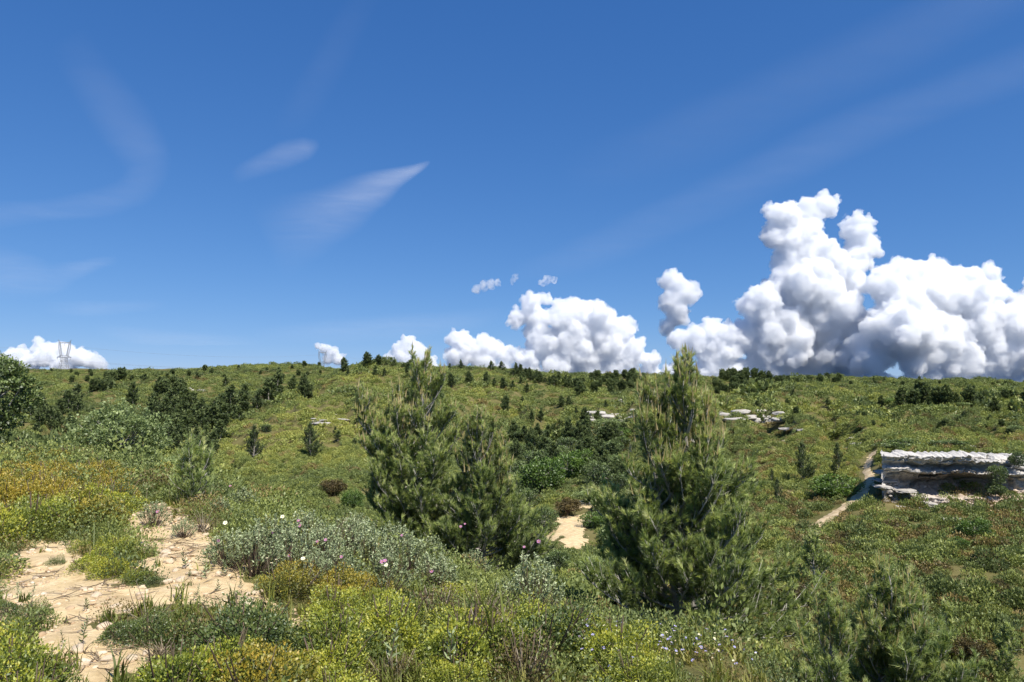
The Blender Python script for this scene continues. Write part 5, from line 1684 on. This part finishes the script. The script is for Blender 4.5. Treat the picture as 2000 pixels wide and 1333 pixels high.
def add_flower(u, v, mesh, petal_label=None):
    """sets a bloom on the rockrose whose crown the photograph shows at (u, v)"""
    best, bp = None, None
    for o in RR_OBJ:
        d = ray_dir(u, v)
        Y = o.location.y - .25 * o.scale[0]
        p = np.array([d[0] * Y, Y, EYE + d[2] * Y])
        off = abs(p[0] - o.location.x) + .6 * max(0, p[2] - o.location.z - .9 * o.scale[2]) + max(0, o.location.z + .2 - p[2])
        if best is None or off < best[0]:
            best = (off, o); bp = p
    o = best[1]
    bpy.context.view_layer.update()
    f_ = obj('flower', mesh, o)
    mw = Matrix.LocRotScale(o.location, o.rotation_euler, o.scale)
    f_.matrix_parent_inverse = mw.inverted()
    f_.location = bp
    f_.rotation_euler = (fr.uniform(.5, 1.1), fr.uniform(-.4, .4), 0)
    f_.scale = (1, 1, 1)


for u, v in [(426, 1057), (535, 1040), (565, 1085), (667, 1088), (746, 1098), (752, 1096), (785, 1046), (583, 1018), (586, 1027), (900, 1029), (908, 1024), (1024, 1069), (1052, 1058), (308, 1000), (450, 950), (636, 1055), (620, 1058), (843, 1116)]:
    add_flower(u, v, FLP[fr.integers(2)])
for u, v in [(552, 1010), (440, 1022), (754, 1104), (592, 1092)]:
    add_flower(u, v, FLC[0])


# ------------------------------------------------------------------ small plants
def tuft(n, h, seed, mat, w=.006, lean=.45):
    r = np.random.default_rng(seed)
    a = r.uniform(0, 6.28, n); e = r.uniform(0, lean, n) + .05
    P = np.stack([r.normal(0, .025, n), r.normal(0, .025, n), np.full(n, -.01)], -1)
    hh = h * r.uniform(.5, 1.1, n)
    d = np.stack([np.sin(e) * np.cos(a), np.sin(e) * np.sin(a), np.cos(e)], -1)
    mid = P + d * hh[:, None] * .55
    tip = P + d * hh[:, None] + np.stack([np.cos(a), np.sin(a), np.full(n, -.6)], -1) * hh[:, None] * .18
    s = np.stack([-np.sin(a), np.cos(a), np.zeros(n)], -1) * w
    V = np.stack([P - s, P + s, mid + s * .7, mid - s * .7, tip], 1)
    F3 = []
    b = np.arange(n) * 5
    F3 = np.concatenate([np.stack([b, b + 1, b + 2], -1), np.stack([b, b + 2, b + 3], -1), np.stack([b + 3, b + 2, b + 4], -1)])
    tint = np.tile(np.clip(r.normal(.5, .2, n), 0, 1), 3)
    return mesh_np('tuft', V.reshape(-1, 3), F3, [mat], tint)


def sprout(seed, h=.2, mat=None, n=22):
    """upright herb with paired narrow leaves up its stalk"""
    r = np.random.default_rng(seed)
    st, fo = Acc(), Acc()
    for q in range(r.integers(1, 4)):
        x, y = r.normal(0, .02, 2)
        hh = h * r.uniform(.6, 1.1)
        lean = r.normal(0, .12, 2)
        top = np.array([x + lean[0] * hh, y + lean[1] * hh, hh])
        st.add(*tube(np.array([[x, y, -.02], top]), [.003, .0015], 3), .6)
        s = np.linspace(.1, 1, n)
        P = np.array([x, y, 0]) * (1 - s[:, None]) + top * s[:, None]
        a = np.arange(n) * 2.4
        D = np.stack([np.cos(a), np.sin(a), .5 + .9 * s], -1)
        ln = .26 * h * (1.15 - .6 * s) * r.uniform(.8, 1.2, n)
        V, Fc = leaf_quads(P, D, ln, ln * .30, r, .2)
        fo.add(V, Fc, np.clip(r.normal(.5, .15, n), 0, 1))
    return [st.mesh('herb_stalk', M_twig), fo.mesh('herb_leaves', mat or M_cistus)]


SP = [sprout(600 + i, .20, M_cistus if i % 2 else M_kermes_dk) for i in range(5)]
for k, (u, v, s, lab) in enumerate([
        (362, 1112, .9, 'bluish upright herb in the middle of the sandy path, largest there'), (402, 1132, .9, 'bluish herb on the sandy path right of the largest one'), (438, 1130, .8, 'dark herb tuft at the right rim of the sandy path'),
        (418, 1108, .7, 'small herb between two larger ones on the sandy path'), (370, 1128, .5, 'tiny herb at the foot of the largest path herb'), (262, 1055, .8, 'thin herb at the left rim of the upper path'),
        (290, 1032, .6, 'thin herb below the low rockrose on the path'), (428, 1158, .6, 'small herb on the lower right sand'), (500, 1160, .7, 'pale herb near the right rim of the sand'), (515, 1170, .8, 'pale herb beside the rim of the sand, lower'),
        (155, 1262, .85, 'single upright herb on the lower left sand'), (60, 1192, .9, 'leafy herb on the left sand by the dark shrub'), (165, 1120, .6, 'herb left of the clump in the sand'), (35, 1170, .7, 'bluish herb at the left frame edge on the sand'),
        (168, 1195, .6, 'small bright herb in the middle of the lower sand'), (125, 1265, .5, 'tiny herb on the lower left sand'), (385, 1165, .5, 'tiny herb in the middle of the lower path'), (470, 1150, .5, 'tiny herb near the rockrose shadow')]):
    plant(SP[k % 5], 'herb', ('stalk', 'leaves'), foot(u, v), s, lab, 'herb', 'herbs on the sand', sink=.0)
for k, (u, v, s, lab) in enumerate([(758, 1330, 1.6, 'tall silvery mullein-like herb at the bottom edge'), (878, 1335, 1.9, 'tallest silvery herb in the bottom middle grass'), (740, 1285, 1.0, 'silvery herb in the mat below the rockroses'), (1145, 1240, 1.0, 'silvery herb right of the shining shrub'), (650, 1010, 1.0, 'pale spiky herb behind the rockroses')]):
    plant(SP[(2 * k + 1) % 5], 'herb', ('stalk', 'leaves'), foot(u, v), s, lab, 'herb', 'silvery herbs', sink=.0)
# straw-coloured everlasting flowers on thin stalks
for k, (u, v, h, lab) in enumerate([(527, 1148, .26, 'pale flower head on a straw stalk before the dark shadow'), (535, 1150, .22, 'pale flower head on a shorter straw stalk before the dark shadow'), (543, 1146, .24, 'pale yellow flower head on the right straw stalk before the shadow'),
                                    (332, 985, .3, 'pale flower stalk left of the feathery young pine'), (345, 988, .25, 'second pale flower stalk left of the feathery young pine'), (285, 990, .25, 'pale flower stalk at the head of the sandy path')]):
    a = Acc(); a.add(*tube(np.array([[0, 0, -.02], [.01, 0, h * .5], [.03, .01, h]]), [.003, .0025, .002], 4), .8)
    root = tag(empty('dry_flower', foot(u, v), fr.uniform(0, 6)), lab, 'flower', 'straw flowers')
    obj('stalk', a.mesh('straw_stalk', M_dry), root)
    o = obj('flower_head', flower_mesh(30 + k, M_cream, .014), root, (.03, .01, h))

# meadow grass, low sprigs and litter: nobody could count these
TUFTS = [tuft(16, .16, 620 + i, M_grass_i) for i in range(4)] + [tuft(14, .24, 630, M_grass_i, .004, .3), tuft(12, .10, 631, M_grass_i, .007, .8)]
x, y = sector_points(2.6, 22, 24000, fr, .74)
w_near = fr.random(len(x)) < np.clip(9.5 / np.hypot(x, y), .16, 1)
sm = sand_mask(x, y)
keep = w_near & ((sm < .5) | (fr.random(len(x)) < .025)) & (noise2(x * 1.1 + 5, y * 1.1) > -.38)
x, y = x[keep], y[keep]
m = len(x)
s = fr.lognormal(0, .3, m) * .85
scatter('grass', TUFTS, np.stack([x, y, height(x, y)], -1), np.stack([fr.normal(0, .1, m), fr.normal(0, .1, m), fr.uniform(0, 6.28, m)], -1), np.stack([s, s, s * fr.uniform(.7, 1.2, m)], -1),
        fr.integers(0, len(TUFTS), m), np.clip(.48 + .35 * noise2(x * .7, y * .7) + .12 * np.clip(x / 3, -.5, 1) + fr.normal(0, .16, m), 0, 1), 'fresh and straw-coloured grass between the shrubs')
SPRIG = [scatter_mesh_bush(420, .085, 640 + i, M_scrub, .9, .55, .4) for i in range(4)] + [scatter_mesh_bush(400, .08, 650 + i, M_scrub_brown, .8, .5, .4) for i in range(2)]
x, y = sector_points(3.0, 25.5, 15000, fr, .74)
keep = (sand_mask(x, y) < .5) & (fr.random(len(x)) < np.clip(np.hypot(x, y) / 13, .4, 1)) & (noise2(x * .9 - 3, y * .9) > -.30)
x, y = x[keep], y[keep]
m = len(x)
rr_ = np.hypot(x, y)
slope = np.clip((x / np.maximum(y, 1) - .12) / .25, 0, 1)         # the right-hand slope carries taller scrub
s = fr.lognormal(0, .35, m) * (.13 + .010 * rr_ + .10 * slope * np.clip((rr_ - 6) / 6, 0, 1))
scatter('undergrowth', SPRIG, np.stack([x, y, height(x, y) - .02], -1), np.stack([fr.normal(0, .15, m), fr.normal(0, .15, m), fr.uniform(0, 6.28, m)], -1), np.stack([s, s, s * fr.uniform(.7, 1.3, m)], -1),
        np.where(fr.random(m) < .12 + .2 * slope, fr.integers(4, 6, m), fr.integers(0, 4, m)), np.clip(.42 + .40 * noise2(x * .5, y * .5) - .14 * slope + fr.normal(0, .18, m), 0, 1), 'low leafy undergrowth between the shrubs')
# small blue and white meadow flowers
t = NT('blue_petals'); M_blue = t.principled((.33, .34, .62), .7, None, .1)
FLB = [flower_mesh(40, M_blue, .011), flower_mesh(41, M_cream, .009)]
g = ground_at(fr.uniform(1130, 1560, 420), fr.uniform(1190, 1333, 420))
m = len(g)
scatter('meadow_flowers', FLB, g + np.stack([np.zeros(m), np.zeros(m), fr.uniform(.08, .2, m)], -1), np.stack([fr.normal(.3, .3, m), fr.normal(0, .3, m), fr.uniform(0, 6.28, m)], -1), np.ones((m, 3)) * fr.uniform(.7, 1.3, (m, 1)), (fr.random(m) < .3).astype(int), fr.random(m), 'tiny blue and white flowers in the grass below the tallest pine')

# stones and litter on the sand
t = NT('sandy_limestone')
tn = t.attr('itint', 'INSTANCER').outputs['Fac']
nz = t.noise(30, 4, .6, t.n('ShaderNodeTexCoord').outputs['Object'])
M_pebble = t.principled(t.ramp(t.math('ADD', t.math('MULTIPLY', tn, .7), t.math('MULTIPLY', nz, .3)), [(.1, (.34, .23, .135)), (.5, (.56, .42, .27)), (.9, (.70, .60, .46))]), .95, None, .1)


def pebble(seed):
    me = rock_mesh(seed, 1, 1, .55, 1 + seed % 2)
    me.materials.clear(); me.materials.append(M_pebble)
    return me


PEB = [pebble(700 + i) for i in range(6)]
xy = []
for poly in SAND_XY:
    xs, ys = [p[0] for p in poly], [p[1] for p in poly]
    a = (max(xs) - min(xs)) * (max(ys) - min(ys))
    n = int(a * 330)
    px, py = fr.uniform(min(xs), max(xs), n), fr.uniform(min(ys), max(ys), n)
    k_ = in_poly(px, py, poly)
    xy.append(np.stack([px[k_], py[k_]], -1))
xy = np.concatenate(xy)
keep = noise2(xy[:, 0] * 2.2, xy[:, 1] * 2.2) + fr.normal(0, .25, len(xy)) > -.05
xy = xy[keep]
m = len(xy)
s = np.clip(fr.lognormal(-4.75, .6, m), .003, .034)
scatter('gravel', PEB, np.stack([xy[:, 0], xy[:, 1], height(xy[:, 0], xy[:, 1]) + s * .1], -1), fr.uniform(-.4, .4, (m, 3)) + np.stack([np.zeros(m), np.zeros(m), fr.uniform(0, 6.28, m)], -1), s[:, None] * fr.uniform(.7, 1.4, (m, 3)), fr.integers(0, 6, m), fr.random(m), 'angular gravel strewn over the sand')
TW = []
for i in range(4):
    a = Acc(); rq = np.random.default_rng(720 + i)
    for q in range(3):
        p = bezier_branch(np.array([0, 0, .008]), rq.uniform(0, 6.28), .05, .15, .11, 3, rq, .5)
        a.add(*tube(p, [.0035, .003, .002, .001], 3), rq.uniform(0, 1))
    TW.append(a.mesh('twig', M_debris_i))
sel = fr.random(len(xy)) < .16
xt = xy[sel] + fr.normal(0, .05, (sel.sum(), 2))
m = len(xt)
scatter('litter', TW, np.stack([xt[:, 0], xt[:, 1], height(xt[:, 0], xt[:, 1])], -1), np.stack([fr.normal(0, .1, m), fr.normal(0, .1, m), fr.uniform(0, 6.28, m)], -1), fr.uniform(.5, 1.5, (m, 1)) * np.ones((1, 3)), fr.integers(0, 4, m), fr.random(m), 'dry twig litter on the sand')
# single stones big enough to pick out
t = NT('path_stone')
nz = t.noise(14, 5, .6, t.n('ShaderNodeTexCoord').outputs['Object'])
M_stone = t.principled(t.ramp(nz, [(.3, (.40, .29, .18)), (.5, (.58, .46, .32)), (.7, (.70, .62, .50))]), .95, t.bump(nz, .5, .01), .1)
STONES = []
for i in range(5):
    me = rock_mesh(740 + i, 1, 1, .6, 3); me.materials.clear(); me.materials.append(M_stone); STONES.append(me)
st_up, st_lo = [], []
for i in range(46):
    poly = SAND_UV[0] if i < 26 else SAND_UV[1]
    while True:
        u, v = fr.uniform(min(p[0] for p in poly), max(p[0] for p in poly)), fr.uniform(min(p[1] for p in poly), min(1325, max(p[1] for p in poly)))
        if in_poly(np.array([u]), np.array([v]), poly)[0]:
            break
    p = foot(u, v)
    q = fr.uniform(.018, .045)
    o = obj('stone', STONES[i % 5], None, p + Vector((0, 0, q * .15)))
    o.scale = (q * fr.uniform(.8, 1.4), q * fr.uniform(.8, 1.4), q)
    o.rotation_euler = (fr.normal(0, .2), fr.normal(0, .2), fr.uniform(0, 6.28))
    tag(o, 'small pale limestone', 'stone', 'stones on the upper path' if i < 26 else 'stones on the lower sand')
    (st_up if i < 26 else st_lo).append((o, u, v, q))
single_out(st_up, 'pale stone', 'the upper sandy path')
single_out(st_lo, 'pale stone', 'the lower sand patch')
# dead twig bushes: bleached and reddish
for k, (u, v, s, n, mt, lab) in enumerate([(945, 1215, .42, 60, M_dry, 'tangle of reddish dead twigs left of the lone rockrose'), (395, 1040, .30, 40, M_dry, 'grey dead twig tangle at the upper right rim of the path'), (285, 1222, .30, 12, M_dry, 'bleached white dead twig in the dark olive shrub'),
                                        (635, 1085, .6, 60, M_twig, 'purplish brown dead stems inside the rockrose thicket'), (310, 1290, .16, 40, M_dry, 'small reddish dead tuft on the lower sand'), (965, 1275, .3, 60, M_dry, 'grey dead twig tangle under the shining shrub')]):
    a = Acc(); rq = np.random.default_rng(760 + k)
    for q in range(n):
        p = bezier_branch(np.array([rq.normal(0, .05 * s), rq.normal(0, .05 * s), 0]), rq.uniform(0, 6.28), rq.uniform(.3, 1.3), rq.uniform(.3, 1.3), s * rq.uniform(.5, 1.1), 4, rq, .35)
        a.add(*tube(p, np.linspace(.0045, .0015, 5), 3), rq.uniform(0, 1))
    tag(obj('dead_twigs', a.mesh('dead_twigs', mt), None, foot(u, v)), lab, 'dead shrub')
# ------------------------------------------------------------------ power line
t = NT('galvanised_steel')
M_steel = t.principled((.25, .26, .27), .6, None, .4)
M_steel.node_tree.nodes['Principled BSDF'].inputs['Metallic'].default_value = .25


def strut(acc, a, b, w):
    acc.add(*tube(np.array([a, b], float), [w, w], 4), .5)


def pylon(Hm, label, loc, rz):
    """lattice tower with a waist, one wide cross-arm and an open window carrying the top beam and two horns"""
    k = Hm / 55.0
    root = tag(empty('pylon', loc, rz), label, 'pylon', 'lattice pylons beyond the ridge')
    legs, arm, win, top = Acc(), Acc(), Acc(), Acc()
    w = .36 * k
    lv = [(0, 8.0), (9, 6.2), (17, 4.6), (23, 4.6)]
    for (z0, h0), (z1, h1) in zip(lv[:-1], lv[1:]):
        for sx, sy in ((1, 1), (1, -1), (-1, 1), (-1, -1)):
            strut(legs, (sx * h0 * k, sy * h0 * .6 * k, z0 * k), (sx * h1 * k, sy * h1 * .6 * k, z1 * k), w)
        for sy in (1, -1):
            strut(legs, (-h0 * k, sy * h0 * .6 * k, z0 * k), (h1 * k, sy * h1 * .6 * k, z1 * k), w * .55)
            strut(legs, (h0 * k, sy * h0 * .6 * k, z0 * k), (-h1 * k, sy * h1 * .6 * k, z1 * k), w * .55)
            strut(legs, (-h1 * k, sy * h1 * .6 * k, z1 * k), (h1 * k, sy * h1 * .6 * k, z1 * k), w * .55)
    for sy in (1, -1):
        strut(arm, (-12 * k, 0, 24 * k), (12 * k, 0, 24 * k), w)
        strut(arm, (-12 * k, 0, 24 * k), (-5 * k, sy * 2.5 * k, 27 * k), w * .7)
        strut(arm, (12 * k, 0, 24 * k), (5 * k, sy * 2.5 * k, 27 * k), w * .7)
        strut(arm, (-5 * k, sy * 2.5 * k, 27 * k), (5 * k, sy * 2.5 * k, 27 * k), w * .7)
        for x in (-8, -4, 0, 4, 8):
            strut(arm, (x * k, 0, 24 * k), ((x + 2) * k * .8, sy * 1.5 * k, 26 * k), w * .45)
    for sx in (1, -1):
        for sy in (1, -1):
            strut(win, (sx * 4 * k, sy * 1.5 * k, 27 * k), (sx * 7.2 * k, sy * 1.2 * k, 49 * k), w)
            strut(win, (sx * 6.2 * k, sy * 1.5 * k, 25 * k), (sx * 9.6 * k, sy * 1.2 * k, 40 * k), w * .8)
            strut(win, (sx * 9.6 * k, sy * 1.2 * k, 40 * k), (sx * 9.2 * k, sy * 1.2 * k, 50 * k), w * .8)
        zz = np.linspace(28, 48, 7)
        for a, b in zip(zz[:-1], zz[1:]):
            strut(win, (sx * (4 + (a - 27) * .145) * k, 0, a * k), (sx * (6.5 + (b - 27) * .17) * k, 0, b * k), w * .5)
        strut(top, (sx * 8.6 * k, 0, 50 * k), (sx * 10.6 * k, 0, 55 * k), w)
        strut(top, (sx * 6.8 * k, 0, 50 * k), (sx * 10.6 * k, 0, 55 * k), w * .7)
    for sy in (1, -1):
        for z in (49, 50.6):
            strut(top, (-9.4 * k, sy * 1.2 * k, z * k), (9.4 * k, sy * 1.2 * k, z * k), w * .8)
    for x in np.linspace(-8, 8, 9):
        strut(top, (x * k, -1.2 * k, 49 * k), ((x + 1) * k, 1.2 * k, 50.6 * k), w * .5)
    for nm, a in (('legs', legs), ('cross_arm', arm), ('window_frame', win), ('top_beam', top)):
        obj('tower_' + nm if nm == 'legs' else nm, a.mesh('pylon_' + nm, M_steel), root)
    for x, z in ((-11, 24), (11, 24), (0, 49)):
        ins = Acc()
        strut(ins, (x * k, 0, z * k), (x * k, 0, (z - 4.5) * k), w * .7)
        obj('insulator', ins.mesh('pylon_insulator', M_steel), root)
    return root


PYL = []
for (u, vtop, vfoot, Y, lab) in [(124, 664, 725, 1000, 'largest lattice pylon on the far left skyline before a cloud'),
                                 (629, 685, 728, 1500, 'middle lattice pylon half sunk behind the crest'),
                                 (941, 710, 744, 1900, 'faintest lattice pylon barely rising above the middle hill')]:
    d = ray_dir(u, vfoot)
    Hm = (vfoot - vtop) * Y / F
    loc = Vector((d[0] * Y, Y, EYE + d[2] * Y))
    PYL.append((loc, Hm))
    pylon(Hm, lab, loc, math.radians(8))


def wire(a, b, sag, label):
    n = 40
    s = np.linspace(0, 1, n)[:, None]
    p = np.array(a)[None] * (1 - s) + np.array(b)[None] * s
    p[:, 2] -= sag * 4 * (s * (1 - s))[:, 0]
    V, Fq = tube(p, np.full(n, .075), 4)
    o = obj('power_cable', mesh_np('power_cable', V, Fq, [M_steel]))
    tag(o, label, 'cable', 'power cables between the pylons')


(l0, h0), (l1, h1), (l2, h2) = PYL
for x, z, nm in ((-11, .36, 'lower outer'), (11, .36, 'lower inner'), (0, .82, 'middle')):
    q0, q1, q2 = l0 + Vector((x * h0 / 55, 0, z * h0)), l1 + Vector((x * h1 / 55, 0, z * h1)), l2 + Vector((x * h2 / 55, 0, z * h2))
    wire(q0, q1, 10, 'thin %s power cable hanging from the largest to the middle pylon' % nm)
    wire(q0, q0 + (q0 - q1) * .55 + Vector((0, 0, 2)), 8, 'thin %s power cable leaving the frame from the largest pylon' % nm)
    wire(q1, q2, 6, 'thin %s power cable from the middle to the faintest pylon' % nm)
